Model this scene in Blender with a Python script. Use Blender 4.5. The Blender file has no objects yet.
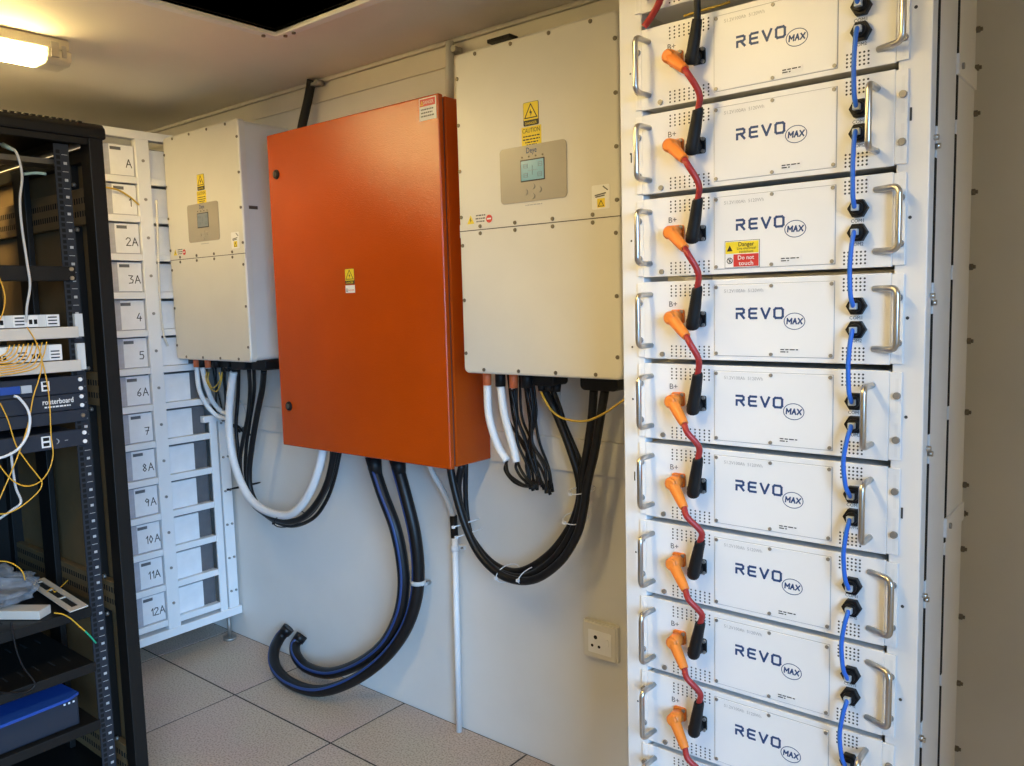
import bpy, bmesh, math, random
from mathutils import Vector, Matrix
random.seed(7)
D = bpy.data
SC = bpy.context.scene
COL = SC.collection

# ------------------------------------------------------------------ camera
FPX = 818.97
CAM = Vector((0.1182, -1.9708, 1.4686))
RV = Vector((0.7752559, 0.6311177, -0.0258576))
UV = Vector((-0.0431848, 0.0937997, 0.9946541))
FV = Vector((-0.6301693, 0.7699948, -0.0999735))
cd = D.cameras.new('camera')
cd.sensor_fit = 'HORIZONTAL'; cd.sensor_width = 36; cd.lens = FPX / 1024 * 36
cd.clip_start = 0.02
co = D.objects.new('camera', cd); COL.objects.link(co)
M3 = Matrix((RV, UV, -FV)).transposed()
co.matrix_world = Matrix.Translation(CAM) @ M3.to_4x4()
SC.camera = co

# ------------------------------------------------------------------ world, lights, exposure
SC.view_settings.view_transform = 'Standard'
SC.view_settings.look = 'None'
SC.view_settings.exposure = 0.0
SC.view_settings.gamma = 1
SC.view_settings.use_curve_mapping = False
w = D.worlds.new('sky'); SC.world = w; w.use_nodes = True
bg = w.node_tree.nodes['Background']
bg.inputs[0].default_value = (0.62, 0.78, 1.0, 1); bg.inputs[1].default_value = 0.3

def area(name, loc, target, sx, sy, power, color):
    l = D.lights.new(name, 'AREA'); l.shape = 'RECTANGLE'; l.size = sx; l.size_y = sy
    l.energy = power; l.color = color
    o = D.objects.new(name, l); COL.objects.link(o); o.location = loc
    d = Vector(target) - Vector(loc)
    o.rotation_euler = d.to_track_quat('-Z', 'Y').to_euler()
    return o
LAMP_STRENGTH = 70.0
area('doorway_daylight', (5.80, -4.80, 2.80), (-1.5, -0.8, 0.60), 5.2, 3.2, 1300, (0.31, 0.61, 1.03))

# ------------------------------------------------------------------ materials
def sock(n, *names):
    for k in names:
        if k in n.inputs: return n.inputs[k]
def mat(name, col, rough=0.5, metal=0.0, var=0.04, scale=8.0, bump=0.0, bscale=200.0, spec=0.5, trans=0.0, alpha=1.0, coat=0.0):
    m = D.materials.new(name); m.use_nodes = True
    nt = m.node_tree; b = nt.nodes['Principled BSDF']
    b.inputs['Roughness'].default_value = rough; b.inputs['Metallic'].default_value = metal
    b.inputs['Specular IOR Level'].default_value = spec
    b.inputs['Transmission Weight'].default_value = trans
    b.inputs['Alpha'].default_value = alpha
    b.inputs['Coat Weight'].default_value = coat
    tc = nt.nodes.new('ShaderNodeTexCoord')
    if var > 0:
        nz = nt.nodes.new('ShaderNodeTexNoise'); nz.inputs['Scale'].default_value = scale; nz.inputs['Detail'].default_value = 4
        nt.links.new(tc.outputs['Object'], nz.inputs['Vector'])
        r = nt.nodes.new('ShaderNodeValToRGB')
        r.color_ramp.elements[0].position = 0.3; r.color_ramp.elements[1].position = 0.7
        r.color_ramp.elements[0].color = (*[c * (1 - var) for c in col], 1)
        r.color_ramp.elements[1].color = (*[min(1, c * (1 + var)) for c in col], 1)
        nt.links.new(nz.outputs['Fac'], r.inputs['Fac'])
        nt.links.new(r.outputs['Color'], b.inputs['Base Color'])
    else:
        b.inputs['Base Color'].default_value = (*col, 1)
    if bump > 0:
        n2 = nt.nodes.new('ShaderNodeTexNoise'); n2.inputs['Scale'].default_value = bscale; n2.inputs['Detail'].default_value = 2
        nt.links.new(tc.outputs['Object'], n2.inputs['Vector'])
        bp = nt.nodes.new('ShaderNodeBump'); bp.inputs['Strength'].default_value = bump; bp.inputs['Distance'].default_value = 0.002
        nt.links.new(n2.outputs['Fac'], bp.inputs['Height']); nt.links.new(bp.outputs['Normal'], b.inputs['Normal'])
    return m
def emis(name, col, s):
    m = D.materials.new(name); m.use_nodes = True
    b = m.node_tree.nodes['Principled BSDF']
    b.inputs['Base Color'].default_value = (*col, 1)
    b.inputs['Emission Color'].default_value = (*col, 1); b.inputs['Emission Strength'].default_value = s
    return m
def tile_mat():
    m = D.materials.new('speckled_vinyl'); m.use_nodes = True
    nt = m.node_tree; b = nt.nodes['Principled BSDF']; b.inputs['Roughness'].default_value = 0.5
    tc = nt.nodes.new('ShaderNodeTexCoord')
    v = nt.nodes.new('ShaderNodeTexNoise'); v.inputs['Scale'].default_value = 160; v.inputs['Detail'].default_value = 3
    n = nt.nodes.new('ShaderNodeTexNoise'); n.inputs['Scale'].default_value = 3
    nt.links.new(tc.outputs['Object'], v.inputs['Vector']); nt.links.new(tc.outputs['Object'], n.inputs['Vector'])
    r = nt.nodes.new('ShaderNodeValToRGB')
    e = r.color_ramp.elements; e[0].position = 0.34; e[0].color = (0.33, 0.26, 0.21, 1); e[1].position = 0.50; e[1].color = (0.56, 0.46, 0.375, 1)
    x = e.new(0.68); x.color = (0.65, 0.54, 0.445, 1)
    nt.links.new(v.outputs['Fac'], r.inputs['Fac'])
    mx = nt.nodes.new('ShaderNodeMixRGB'); mx.blend_type = 'MULTIPLY'; mx.inputs[0].default_value = 0.22
    nt.links.new(r.outputs[0], mx.inputs[1]); nt.links.new(n.outputs['Color'], mx.inputs[2])
    nt.links.new(mx.outputs[0], b.inputs['Base Color'])
    return m
def wall_mat():
    m = D.materials.new('painted_wall'); m.use_nodes = True
    nt = m.node_tree; b = nt.nodes['Principled BSDF']; b.inputs['Roughness'].default_value = 0.55
    tc = nt.nodes.new('ShaderNodeTexCoord')
    n = nt.nodes.new('ShaderNodeTexNoise'); n.inputs['Scale'].default_value = 2.2; n.inputs['Detail'].default_value = 5
    s = nt.nodes.new('ShaderNodeTexNoise'); s.inputs['Scale'].default_value = 14; s.inputs['Detail'].default_value = 8; s.inputs['Roughness'].default_value = .7
    for q in (n, s): nt.links.new(tc.outputs['Object'], q.inputs['Vector'])
    r = nt.nodes.new('ShaderNodeValToRGB'); e = r.color_ramp.elements
    e[0].position = .3; e[0].color = (.66, .645, .61, 1); e[1].position = .6; e[1].color = (.72, .705, .67, 1)
    nt.links.new(n.outputs['Fac'], r.inputs['Fac'])
    r2 = nt.nodes.new('ShaderNodeValToRGB'); e = r2.color_ramp.elements        # faint scuffs
    e[0].position = .70; e[0].color = (0, 0, 0, 1); e[1].position = .80; e[1].color = (.5, .5, .5, 1)
    nt.links.new(s.outputs['Fac'], r2.inputs['Fac'])
    mx = nt.nodes.new('ShaderNodeMixRGB'); mx.inputs[2].default_value = (.40, .37, .33, 1)
    nt.links.new(r2.outputs[0], mx.inputs[0]); nt.links.new(r.outputs[0], mx.inputs[1]); nt.links.new(mx.outputs[0], b.inputs['Base Color'])
    return m
MT = {}
MT['wall'] = wall_mat()
MT['ceil'] = mat('ceiling_paint', (.83, .78, .69), .7, var=.05, scale=2)
MT['tile'] = tile_mat()
MT['joint'] = mat('tile_joint', (.03, .026, .022), .8)
MT['trim'] = mat('cream_trim', (.70, .66, .58), .45)
MT['inv'] = mat('inverter_cream', (.69, .66, .585), .38, var=.02, bump=.08, bscale=500)
MT['invside'] = mat('inverter_side', (.68, .67, .63), .35, var=.02)
MT['orange'] = mat('orange_powder', (.48, .066, .002), .22, var=.05, scale=5, bump=.45, bscale=260)
MT['rackwhite'] = mat('rack_white', (.80, .79, .775), .38, var=.02)
MT['modwhite'] = mat('module_white', (.84, .83, .815), .36, var=.015)
MT['leadwhite'] = mat('shelf_white', (.81, .81, .81), .4, var=.02)
MT['cellwhite'] = mat('cell_white', (.82, .82, .83), .5, var=.05, scale=20)
MT['cellgray'] = mat('cell_lilac', (.42, .42, .47), .5, var=.12, scale=30)
MT['celldark'] = mat('cell_dark', (.12, .12, .13), .45, var=.2, scale=15)
MT['black'] = mat('black_plastic', (.007, .007, .008), .5, var=.1, spec=.28)
MT['blackcable'] = mat('black_cable', (.006, .006, .007), .42, var=.1, spec=.35)
MT['blackmetal'] = mat('rack_black', (.0085, .0078, .0070), .5, var=.15, scale=12, spec=.28)
MT['rail'] = mat('rail_blue_black', (.018, .023, .032), .4, spec=.35)
MT['innerpanel'] = mat('brown_panel', (.17, .112, .052), .5, var=.12, scale=9, spec=.3)  # plain brown for the far side panel and braces; other rack steel black
MT['void'] = mat('void_black', (.003, .003, .003), .9, var=0)
MT['dark'] = mat('dark_seam', (.05, .045, .04), .8, var=0)
MT['steel'] = mat('brushed_steel', (.55, .53, .50), .28, 1.0, var=.1, scale=40)
MT['zinc'] = mat('zinc_screw', (.36, .345, .32), .55, .8)
MT['dkscrew'] = mat('dark_screw', (.17, .145, .11), .45, .6)
MT['plugorange'] = mat('plug_orange', (.85, .235, .03), .42)
MT['sleeveorange'] = mat('sleeve_orange', (.75, .16, .05), .5)
MT['red'] = mat('red_cable', (.36, .024, .022), .42)
MT['blue'] = mat('blue_cord', (.02, .14, .62), .42)
MT['yellow'] = mat('fibre_yellow', (.80, .42, .03), .45)
MT['ochre'] = mat('earth_yellow', (.50, .33, .04), .5)
MT['green'] = mat('board_green', (.02, .22, .13), .4)
MT['whitecond'] = mat('white_conduit', (.78, .79, .80), .4, var=.02)
MT['graycond'] = mat('gray_conduit', (.55, .55, .54), .5)
MT['hoseblue'] = mat('hose_blue', (.015, .048, .18), .4)
MT['panelgray'] = mat('panel_taupe', (.37, .33, .26), .30, var=.02)
MT['lcd'] = mat('lcd_teal', (.10, .25, .30), .2, var=.05)
MT['lcd'].node_tree.nodes['Principled BSDF'].inputs['Emission Color'].default_value = (.25, .62, .72, 1)
MT['lcd'].node_tree.nodes['Principled BSDF'].inputs['Emission Strength'].default_value = .14
MT['lcdseg'] = mat('lcd_segment', (.08, .15, .17), .3, var=0)
MT['lcdgray'] = mat('lcd_bluegray', (.24, .27, .30), .2, var=.05)
MT['stY'] = mat('sticker_yellow', (.84, .64, .03), .45, var=.03)
MT['stR'] = mat('sticker_red', (.62, .035, .03), .45, var=.03)
MT['stK'] = mat('sticker_black', (.025, .022, .02), .5, var=0)
MT['stW'] = mat('sticker_white', (.84, .83, .81), .5, var=.02)
MT['ink'] = mat('navy_ink', (.018, .055, .17), .5, var=0)
MT['inkgray'] = mat('gray_ink', (.42, .42, .42), .6, var=0)
MT['inkdark'] = mat('dark_ink', (.10, .10, .10), .6, var=0)
MT['vent'] = mat('vent_dark', (.06, .055, .05), .8, var=0)
MT['devwhite'] = mat('device_white', (.66, .67, .66), .45)
MT['devbeige'] = mat('tray_beige', (.62, .57, .50), .45)
MT['devdark'] = mat('device_navy', (.022, .028, .042), .42, spec=.35)
MT['bluesheet'] = mat('blue_sheet', (.014, .065, .33), .4)
MT['bag'] = mat('clear_bag', (.40, .43, .48), .14, alpha=.38, var=.35, scale=40, bump=.8, bscale=60)
MT['plug'] = mat('clear_plug', (.45, .50, .55), .2)
MT['greencord'] = mat('green_cord', (.02, .35, .18), .45)
MT['mint'] = mat('mint_plug', (.35, .50, .46), .45)
MT['lampbody'] = mat('lamp_white', (.70, .65, .52), .4)
MT['lampglow'] = emis('lamp_glow', (1.0, .73, .29), LAMP_STRENGTH)
MT['led'] = mat('led_gray', (.5, .5, .5), .3)

# ------------------------------------------------------------------ mesh helpers
def at(px, py, y=None, x=None, z=None):
    d = FV + RV * ((px - 512) / FPX) + UV * ((383 - py) / FPX)
    if y is not None: t = (y - CAM.y) / d.y
    elif x is not None: t = (x - CAM.x) / d.x
    else: t = (z - CAM.z) / d.z
    return CAM + d * t

class MB:
    def __init__(s): s.v = []; s.f = []; s.sm = []
    def add(s, vs, fs, smooth=False):
        n = len(s.v); s.v += [tuple(v) for v in vs]
        s.f += [tuple(i + n for i in f) for f in fs]; s.sm += [smooth] * len(fs)
        return s
    def box(s, x0, x1, y0, y1, z0, z1):
        x0, x1 = sorted((x0, x1)); y0, y1 = sorted((y0, y1)); z0, z1 = sorted((z0, z1))
        v = [(x, y, z) for z in (z0, z1) for y in (y0, y1) for x in (x0, x1)]
        return s.add(v, [(0, 2, 3, 1), (4, 5, 7, 6), (0, 1, 5, 4), (2, 6, 7, 3), (0, 4, 6, 2), (1, 3, 7, 5)])
    def prism(s, pts, o, u, v, n, h):
        """polygon pts (2D) in the plane o,u,v pushed along n by h"""
        o, u, v, n = map(Vector, (o, u, v, n)); k = len(pts)
        a = [o + u * p[0] + v * p[1] for p in pts]; b = [q + n * h for q in a]
        return s.add(a + b, [tuple(range(k))[::-1], tuple(range(k, 2 * k))] + [(i, (i + 1) % k, k + (i + 1) % k, k + i) for i in range(k)])
    def rrect(s, x0, x1, z0, z1, yf, yb, r=.01, seg=5, bev=0):
        """rounded rectangle in XZ, front face at yf (towards -y), back at yb, bevelled front rim"""
        def ring(g, y):
            out = []
            for cx, cz, a0 in ((x1 - r, z1 - r, 0), (x0 + r, z1 - r, 90), (x0 + r, z0 + r, 180), (x1 - r, z0 + r, 270)):
                for i in range(seg + 1):
                    a = math.radians(a0 + 90 * i / seg); rr = max(r - g, 1e-4)
                    out.append((cx + rr * math.cos(a), y, cz + rr * math.sin(a)))
            return out
        rings = [ring(0, yb)]
        if bev: rings += [ring(0, yf + bev), ring(bev * .35, yf + bev * .3), ring(bev, yf)]
        else: rings += [ring(0, yf)]
        k = len(rings[0]); vs = sum(rings, []); fs = []
        for j in range(len(rings) - 1):
            for i in range(k): fs.append((j * k + i, j * k + (i + 1) % k, (j + 1) * k + (i + 1) % k, (j + 1) * k + i))
        s.add(vs, fs); n = len(s.v) - k
        s.f.append(tuple(range(n, n + k))); s.sm.append(False)
        s.f.append(tuple(range(n + k - len(vs), n + 2 * k - len(vs)))[::-1]); s.sm.append(False)
        return s
    def cyl(s, a, b, r, r2=None, seg=16, caps=True):
        a = Vector(a); b = Vector(b); r2 = r if r2 is None else r2
        n = (b - a).normalized(); u = n.orthogonal().normalized(); v = n.cross(u)
        vs = []
        for c, q in ((a, r), (b, r2)):
            for i in range(seg):
                t = 2 * math.pi * i / seg; vs.append(c + (u * math.cos(t) + v * math.sin(t)) * q)
        s.add(vs, [(i, (i + 1) % seg, seg + (i + 1) % seg, seg + i) for i in range(seg)], True)
        m = len(s.v) - 2 * seg
        if caps:
            s.f += [tuple(range(m, m + seg))[::-1], tuple(range(m + seg, m + 2 * seg))]; s.sm += [False, False]
        return s
    def hexa(s, c, r, y0, y1, rot=0):
        pts = [(r * math.cos(math.radians(60 * i + rot)), r * math.sin(math.radians(60 * i + rot))) for i in range(6)]
        return s.prism(pts, (c[0], y1, c[1]), (1, 0, 0), (0, 0, 1), (0, -1, 0), y1 - y0)
    def tube(s, pts, r, seg=10, sub=8, ribs=0, rib_h=0.0, radii=None):
        P = spline(pts, sub); L = len(P)
        if ribs:
            P2 = []; d = 0; step = ribs / 2
            acc = [0]
            for i in range(1, L): acc.append(acc[-1] + (P[i] - P[i - 1]).length)
            n = int(acc[-1] / step); j = 0
            for i in range(n + 1):
                t = acc[-1] * i / n
                while j < L - 2 and acc[j + 1] < t: j += 1
                q = (t - acc[j]) / max(acc[j + 1] - acc[j], 1e-9); P2.append(P[j].lerp(P[j + 1], q))
            P = P2; L = len(P)
        t0 = (P[1] - P[0]).normalized(); u = t0.orthogonal().normalized(); vs = []
        for i in range(L):
            t = (P[min(i + 1, L - 1)] - P[max(i - 1, 0)]).normalized()
            u = (u - t * u.dot(t)).normalized(); w_ = t.cross(u)
            rr = r if radii is None else radii[0] + (radii[1] - radii[0]) * i / (L - 1)
            if ribs: rr = r + (rib_h if i % 2 else 0)
            for k in range(seg):
                a = 2 * math.pi * k / seg; vs.append(P[i] + (u * math.cos(a) + w_ * math.sin(a)) * rr)
        fs = [(i * seg + k, i * seg + (k + 1) % seg, (i + 1) * seg + (k + 1) % seg, (i + 1) * seg + k) for i in range(L - 1) for k in range(seg)]
        s.add(vs, fs, True); m = len(s.v) - len(vs)
        s.f += [tuple(range(m, m + seg))[::-1], tuple(range(m + len(vs) - seg, m + len(vs)))]; s.sm += [False, False]
        return s
    def disc(s, c, r, n, seg=8):
        c = Vector(c); n = Vector(n).normalized(); u = n.orthogonal().normalized(); v = n.cross(u)
        return s.add([c + (u * math.cos(2 * math.pi * i / seg) + v * math.sin(2 * math.pi * i / seg)) * r for i in range(seg)], [tuple(range(seg))])
    def strokes(s, lines, wd, o, u, v, n, h=.0004, sc=1.0, slant=0.0):
        o, u, v, n = map(Vector, (o, u, v, n))
        for ln in lines:
            pts = [((p[0] + slant * p[1]) * sc, p[1] * sc) for p in ln]
            for a, b in zip(pts, pts[1:]):
                d = Vector((b[0] - a[0], b[1] - a[1])); L_ = d.length
                if L_ < 1e-9: continue
                d /= L_; q = Vector((-d.y, d.x)) * wd / 2; e = d * wd * .45
                A = Vector(a) - e; B = Vector(b) + e
                s.prism([tuple(A - q), tuple(B - q), tuple(B + q), tuple(A + q)], o, u, v, n, h)
        return s

def spline(pts, sub=8):
    P = [Vector(p) for p in pts]
    if len(P) == 2: return P
    out = []
    Q = [P[0] * 2 - P[1]] + P + [P[-1] * 2 - P[-2]]
    for i in range(1, len(Q) - 2):
        p0, p1, p2, p3 = Q[i - 1:i + 3]
        for k in range(sub):
            t = k / sub
            out.append(0.5 * ((2 * p1) + (p2 - p0) * t + (2 * p0 - 5 * p1 + 4 * p2 - p3) * t * t + (3 * p1 - p0 - 3 * p2 + p3) * t ** 3))
    out.append(P[-1]); return out

def origin(o):
    p = Vector((0, 0, 0))
    while o is not None: p = p + o.location; o = o.parent
    return p
def obj(name, mb, m, parent=None, label=None, bevel=0, bseg=2, local=False):
    me = D.meshes.new(name)
    off = Vector((0, 0, 0)) if (parent is None or local) else origin(parent)
    me.from_pydata([(v[0] - off.x, v[1] - off.y, v[2] - off.z) for v in mb.v], [], mb.f)
    if any(mb.sm): me.polygons.foreach_set('use_smooth', mb.sm)
    bm = bmesh.new(); bm.from_mesh(me); bmesh.ops.recalc_face_normals(bm, faces=bm.faces); bm.to_mesh(me); bm.free()
    me.materials.append(MT[m] if isinstance(m, str) else m)
    o = D.objects.new(name, me); COL.objects.link(o)
    if parent is not None: o.parent = parent
    if label: o['label'] = label
    if bevel:
        b = o.modifiers.new('edge', 'BEVEL'); b.width = bevel; b.segments = bseg; b.limit_method = 'ANGLE'
    return o
def thing(name, label, cat, loc, group=None):
    o = D.objects.new(name, None); o.empty_display_size = .05; COL.objects.link(o); o.location = loc
    o['label'] = label; o['category'] = cat
    if group: o['group'] = group
    return o
def tag(o, label, cat, group=None):
    o['label'] = label; o['category'] = cat
    if group: o['group'] = group
    return o
def struct(o): o['kind'] = 'structure'; return o
def stuff(o): o['kind'] = 'stuff'; return o
def copy_tree(o, parent=None):
    c = o.copy(); COL.objects.link(c); c.parent = parent
    for ch in [k for k in o.children]: copy_tree(ch, c)
    return c

FRONT = ((1, 0, 0), (0, 0, 1), (0, -1, 0))     # faces the camera side (-y)
RIGHT = ((0, 1, 0), (0, 0, 1), (1, 0, 0))      # faces +x
_font = {}
def text_mb(txt, size, o, fr=FRONT, align='LEFT', h=.0004, width=None, shear=0.0, bold=0.0):
    key = (txt, shear, bold)
    if key not in _font:
        c = D.curves.new('t', 'FONT'); c.body = txt; c.size = 1; c.resolution_u = 2; c.shear = shear; c.offset = bold
        t = D.objects.new('t', c); COL.objects.link(t)
        dg = bpy.context.evaluated_depsgraph_get(); me = D.meshes.new_from_object(t.evaluated_get(dg))
        _font[key] = ([v.co.xy[:] for v in me.vertices], [tuple(p.vertices) for p in me.polygons])
        D.objects.remove(t); D.curves.remove(c); D.meshes.remove(me)
    vs, fs = _font[key]
    x0 = min(v[0] for v in vs); x1 = max(v[0] for v in vs)
    sx = size if width is None else width / (x1 - x0)
    dx = -x0 * sx if align == 'LEFT' else -(x0 + x1) / 2 * sx
    o, u, v, n = Vector(o), *map(Vector, fr)
    m = MB(); m.add([o + u * (p[0] * sx + dx) + v * p[1] * size + n * h for p in vs], fs)
    return m

def dashes(rows, o, fr=FRONT, h=.0004, th=.0022):
    """rows of print too small to read: (x, z, width) as short broken bars"""
    o, u, v, n = Vector(o), *map(Vector, fr); m = MB(); rg = random.Random(int(abs(o.x + o.z + rows[0][1]) * 1e4))
    for x, z, w_ in rows:
        q = x
        while q < x + w_ - .001:
            l_ = min(rg.uniform(.004, .011), x + w_ - q); m.prism([(q, z), (q + l_, z), (q + l_, z + th), (q, z + th)], o, u, v, n, h); q += l_ + .002
    return m
STR = {  # stroke alphabet, height 1
 'A': [[(0, 0), (.35, 1), (.7, 0)], [(.12, .38), (.58, .38)]], '1': [[(.1, .75), (.3, 1), (.3, 0)]],
 '2': [[(0, .8), (.2, 1), (.5, .95), (.55, .7), (0, 0), (.6, 0)]], '3': [[(0, 1), (.5, .95), (.2, .58), (.55, .4), (.45, .05), (0, 0)]],
 '4': [[(.35, 1), (0, .35), (.6, .35)], [(.45, .6), (.42, 0)]], '5': [[(.55, 1), (.1, 1), (.05, .6), (.45, .6), (.55, .3), (.4, .02), (0, .05)]],
 '6': [[(.5, 1), (.1, .5), (.05, .15), (.3, 0), (.5, .2), (.4, .45), (.1, .38)]], '7': [[(0, .95), (.55, .95), (.2, 0)], [(.1, .5), (.5, .5)]],
 '8': [[(.3, .55), (.08, .75), (.25, 1), (.45, .8), (.3, .55), (.05, .25), (.28, 0), (.5, .25), (.3, .55)]],
 '9': [[(.5, .8), (.25, 1), (.05, .75), (.25, .5), (.5, .75), (.4, 0)]], '0': [[(.25, 0), (.05, .5), (.25, 1), (.5, .5), (.25, 0)]],
 'R': [[(0, 0), (0, .5)], [(0, .5), (.62, .5), (.8, .62), (.8, .88), (.65, 1), (-.02, 1)], [(.38, .5), (.82, 0)]],
 'E': [[(.8, 1), (.15, 1), (0, .85), (0, .15), (.15, 0), (.8, 0)], [(0, .5), (.72, .5)]],
 'V': [[(0, 1), (.44, 0), (.88, 1)]], 'O': [[(.15, 0), (.75, 0), (.9, .15), (.9, .85), (.75, 1), (.15, 1), (0, .85), (0, .15), (.15, 0)]],
 'M': [[(0, 0), (0, 1), (.42, .4), (.84, 1), (.84, 0)]], 'X': [[(0, 0), (.75, 1)], [(0, 1), (.75, 0)]],
 '/': [[(0, 0), (.35, 1)]]}
def write(mb, txt, o, fr, size, wd, adv=.85, slant=0.0, h=.0004):
    o = Vector(o); u = Vector(fr[0])
    for c in txt:
        if c in STR: mb.strokes(STR[c], wd, o, fr[0], fr[1], fr[2], h, size, slant)
        o = o + u * size * (adv if c != '1' else adv * .6)
    return mb

# ------------------------------------------------------------------ the room
XL, XR, YB, H = -3.80, 0.46, -3.30, 2.29
TS, TX, TY = .575, -2.046, -.343
fl = struct(obj('floor', MB().box(XL, XR, YB, 0, -.06, -.0012), 'joint'))
tm = {}
for i in range(-4, 9):
    for j in range(-6, 2):
        x0 = max(TX + i * TS, XL); x1 = min(TX + (i + 1) * TS, XR); y0 = max(TY + j * TS, YB); y1 = min(TY + (j + 1) * TS, -.001)
        if x1 - x0 < .02 or y1 - y0 < .02: continue
        key = (round(x1 - x0, 3), round(y1 - y0, 3))
        if key not in tm:
            g = .0037
            o = obj('floor_tile', MB().box(g, x1 - x0 - g, g, y1 - y0 - g, -.0105, 0), 'tile', fl, local=True)
            tm[key] = o
        else:
            o = tm[key].copy(); COL.objects.link(o)
        o.location = (x0, y0, 0)
struct(obj('wall_back', MB().box(XL - .1, XR + .1, 0, .1, -.08, H + .08), 'wall'))
struct(obj('wall_left', MB().box(XL - .1, XL, YB - .1, 0, -.08, H + .08), 'wall'))
DY0, DY1, DZ = -3.05, -1.15, 1.93
m = MB(); m.box(XR, XR + .1, DY1, 0, -.08, H + .08); m.box(XR, XR + .1, YB - .1, DY0, -.08, H + .08); m.box(XR, XR + .1, DY0, DY1, DZ, H + .08); m.box(XR, XR + .1, DY0, DY1, -.08, 0)
struct(obj('wall_right', m, 'wall'))       # doorway beside the camera
struct(obj('wall_front', MB().box(XL - .1, XR + .1, YB - .1, YB, -.08, H + .08), 'wall'))
HX0, HX1, HY0, HY1 = -2.005, -1.15, -1.25, -.445      # hatch opening
m = MB(); m.box(XL, HX0, YB, 0, H, H + .08); m.box(HX1, XR, YB, 0, H, H + .08); m.box(HX0, HX1, YB, HY0, H, H + .08); m.box(HX0, HX1, HY1, 0, H, H + .08)
struct(obj('ceiling', m, 'ceil'))
struct(obj('trim_1', MB().box(XL, XR, -.016, -.0005, H - .014, H - .0005), 'trim', bevel=.003))      # cornice
struct(obj('trim_2', MB().box(XL, XR, -.006, -.0002, 2.211, 2.275), 'trim', bevel=.002))            # upper wall strip
struct(obj('trim_3', MB().box(XL, -.25, -.011, -.0002, .958, 1.058), 'wall', bevel=.002))            # flat band on wall
hf = thing('ceiling_hatch', 'dark open ceiling hatch with a cream metal angle frame', 'hatch', ((HX0 + HX1) / 2, (HY0 + HY1) / 2, H))
fw_ = .030
for a in ((HX0 - fw_, HX0, HY0 - fw_, HY1 + fw_), (HX1, HX1 + fw_, HY0 - fw_, HY1 + fw_), (HX0, HX1, HY1, HY1 + fw_), (HX0, HX1, HY0 - fw_, HY0)):
    obj('frame_bar', MB().box(*a, H - .022, H - .0005), 'stW', hf, bevel=.003)
for a in ((HX0 - .004, HX0, HY0, HY1), (HX1, HX1 + .004, HY0, HY1), (HX0, HX1, HY1, HY1 + .004), (HX0, HX1, HY0 - .004, HY0)):
    obj('shaft_side', MB().box(*a, H - .010, H + .35), 'blackmetal', hf)
obj('shaft_top', MB().box(HX0, HX1, HY0, HY1, H + .34, H + .36), 'void', hf)
for x, y in ((HX0 - .015, HY1 - .03), (HX0 + .03, HY1 + .015), (HX0 + .07, HY1 + .015)):
    obj('screw', MB().cyl((x, y, H - .022), (x, y, H - .027), .006, seg=8), 'dkscrew', hf)

# fluorescent batten
lx, ly = -2.60, -.80
lt = thing('ceiling_lamp', 'glowing fluorescent batten lamp with cream end cap on the ceiling', 'lamp', (lx, ly, H))
obj('lamp_body', MB().box(lx - .062, lx + .062, ly - 1.22, ly - .005, H - .034, H - .0005), 'lampbody', lt, bevel=.006)
dm = MB()
prof = [(-.058, 0), (.058, 0), (.055, -.026), (.038, -.038), (-.038, -.038), (-.055, -.026)]
dm.prism(prof, (lx, ly - .075, H - .035), (1, 0, 0), (0, 0, 1), (0, -1, 0), 1.07)
obj('diffuser', dm, 'lampglow', lt)
ec = MB(); ec.prism([(p[0] * 1.06, p[1] * 1.06) for p in prof], (lx, ly, H - .0345), (1, 0, 0), (0, 0, 1), (0, -1, 0), .073)
e1 = obj('end_cap', ec, 'lampbody', lt, bevel=.005)
obj('clip', MB().box(lx + .058, lx + .068, ly - .062, ly - .04, H - .058, H - .015), 'steel', e1)
obj('clip', MB().box(lx + .058, lx + .066, ly - .03, ly - .018, H - .055, H - .022), 'steel', e1)
ec = MB(); ec.prism([(p[0] * 1.06, p[1] * 1.06) for p in prof], (lx, ly - 1.146, H - .0345), (1, 0, 0), (0, 0, 1), (0, -1, 0), .073)
obj('end_cap', ec, 'lampbody', lt, bevel=.005)

lt2 = copy_tree(lt); lt2.location = (-.85, -1.0, H)  # copied lamp added out of view to warm the upper battery rack
MT['lampglow2'] = emis('added_lamp_glow', (1.0, .73, .29), LAMP_STRENGTH * .55)
for c_ in lt2.children:
    if c_.name.startswith('diffuser'): c_.data = c_.data.copy(); c_.data.materials[0] = MT['lampglow2']
lt2['label'] = 'added second batten lamp, unseen, on the ceiling nearer the door'

# ------------------------------------------------------------------ orange cabinet
OX0, OX1, OY, OZ0, OZ1 = -2.425, -1.577, -.203, .963, 2.073
oc = thing('electrical_cabinet', 'large orange steel electrical cabinet mounted on the wall', 'cabinet', ((OX0 + OX1) / 2, -.1, OZ0))
obj('body', MB().box(OX0 + .004, OX1 - .003, -.172, -.0115, OZ0 + .003, OZ1 - .003), 'orange', oc, bevel=.004)
obj('seam', MB().box(OX0 + .012, OX1 - .010, -.184, -.170, OZ0 + .010, OZ1 - .010), 'dark', oc)
dr = obj('door', MB().box(OX0, OX1, OY, -.1825, OZ0, OZ1), 'orange', oc, bevel=.005, bseg=3)
for px, py in ((276.5, 174.5), (289.3, 406)):
    p = at(px, py, y=OY)
    k = obj('lock', MB().cyl((p.x, OY, p.z), (p.x, OY - .006, p.z), .017, .015, seg=20), 'black', dr)
    obj('lock', MB().cyl((p.x, OY - .006, p.z), (p.x, OY - .009, p.z), .008, seg=12).box(p.x - .002, p.x + .002, OY - .011, OY - .006, p.z - .009, p.z + .009), 'dkscrew', dr)
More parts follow.
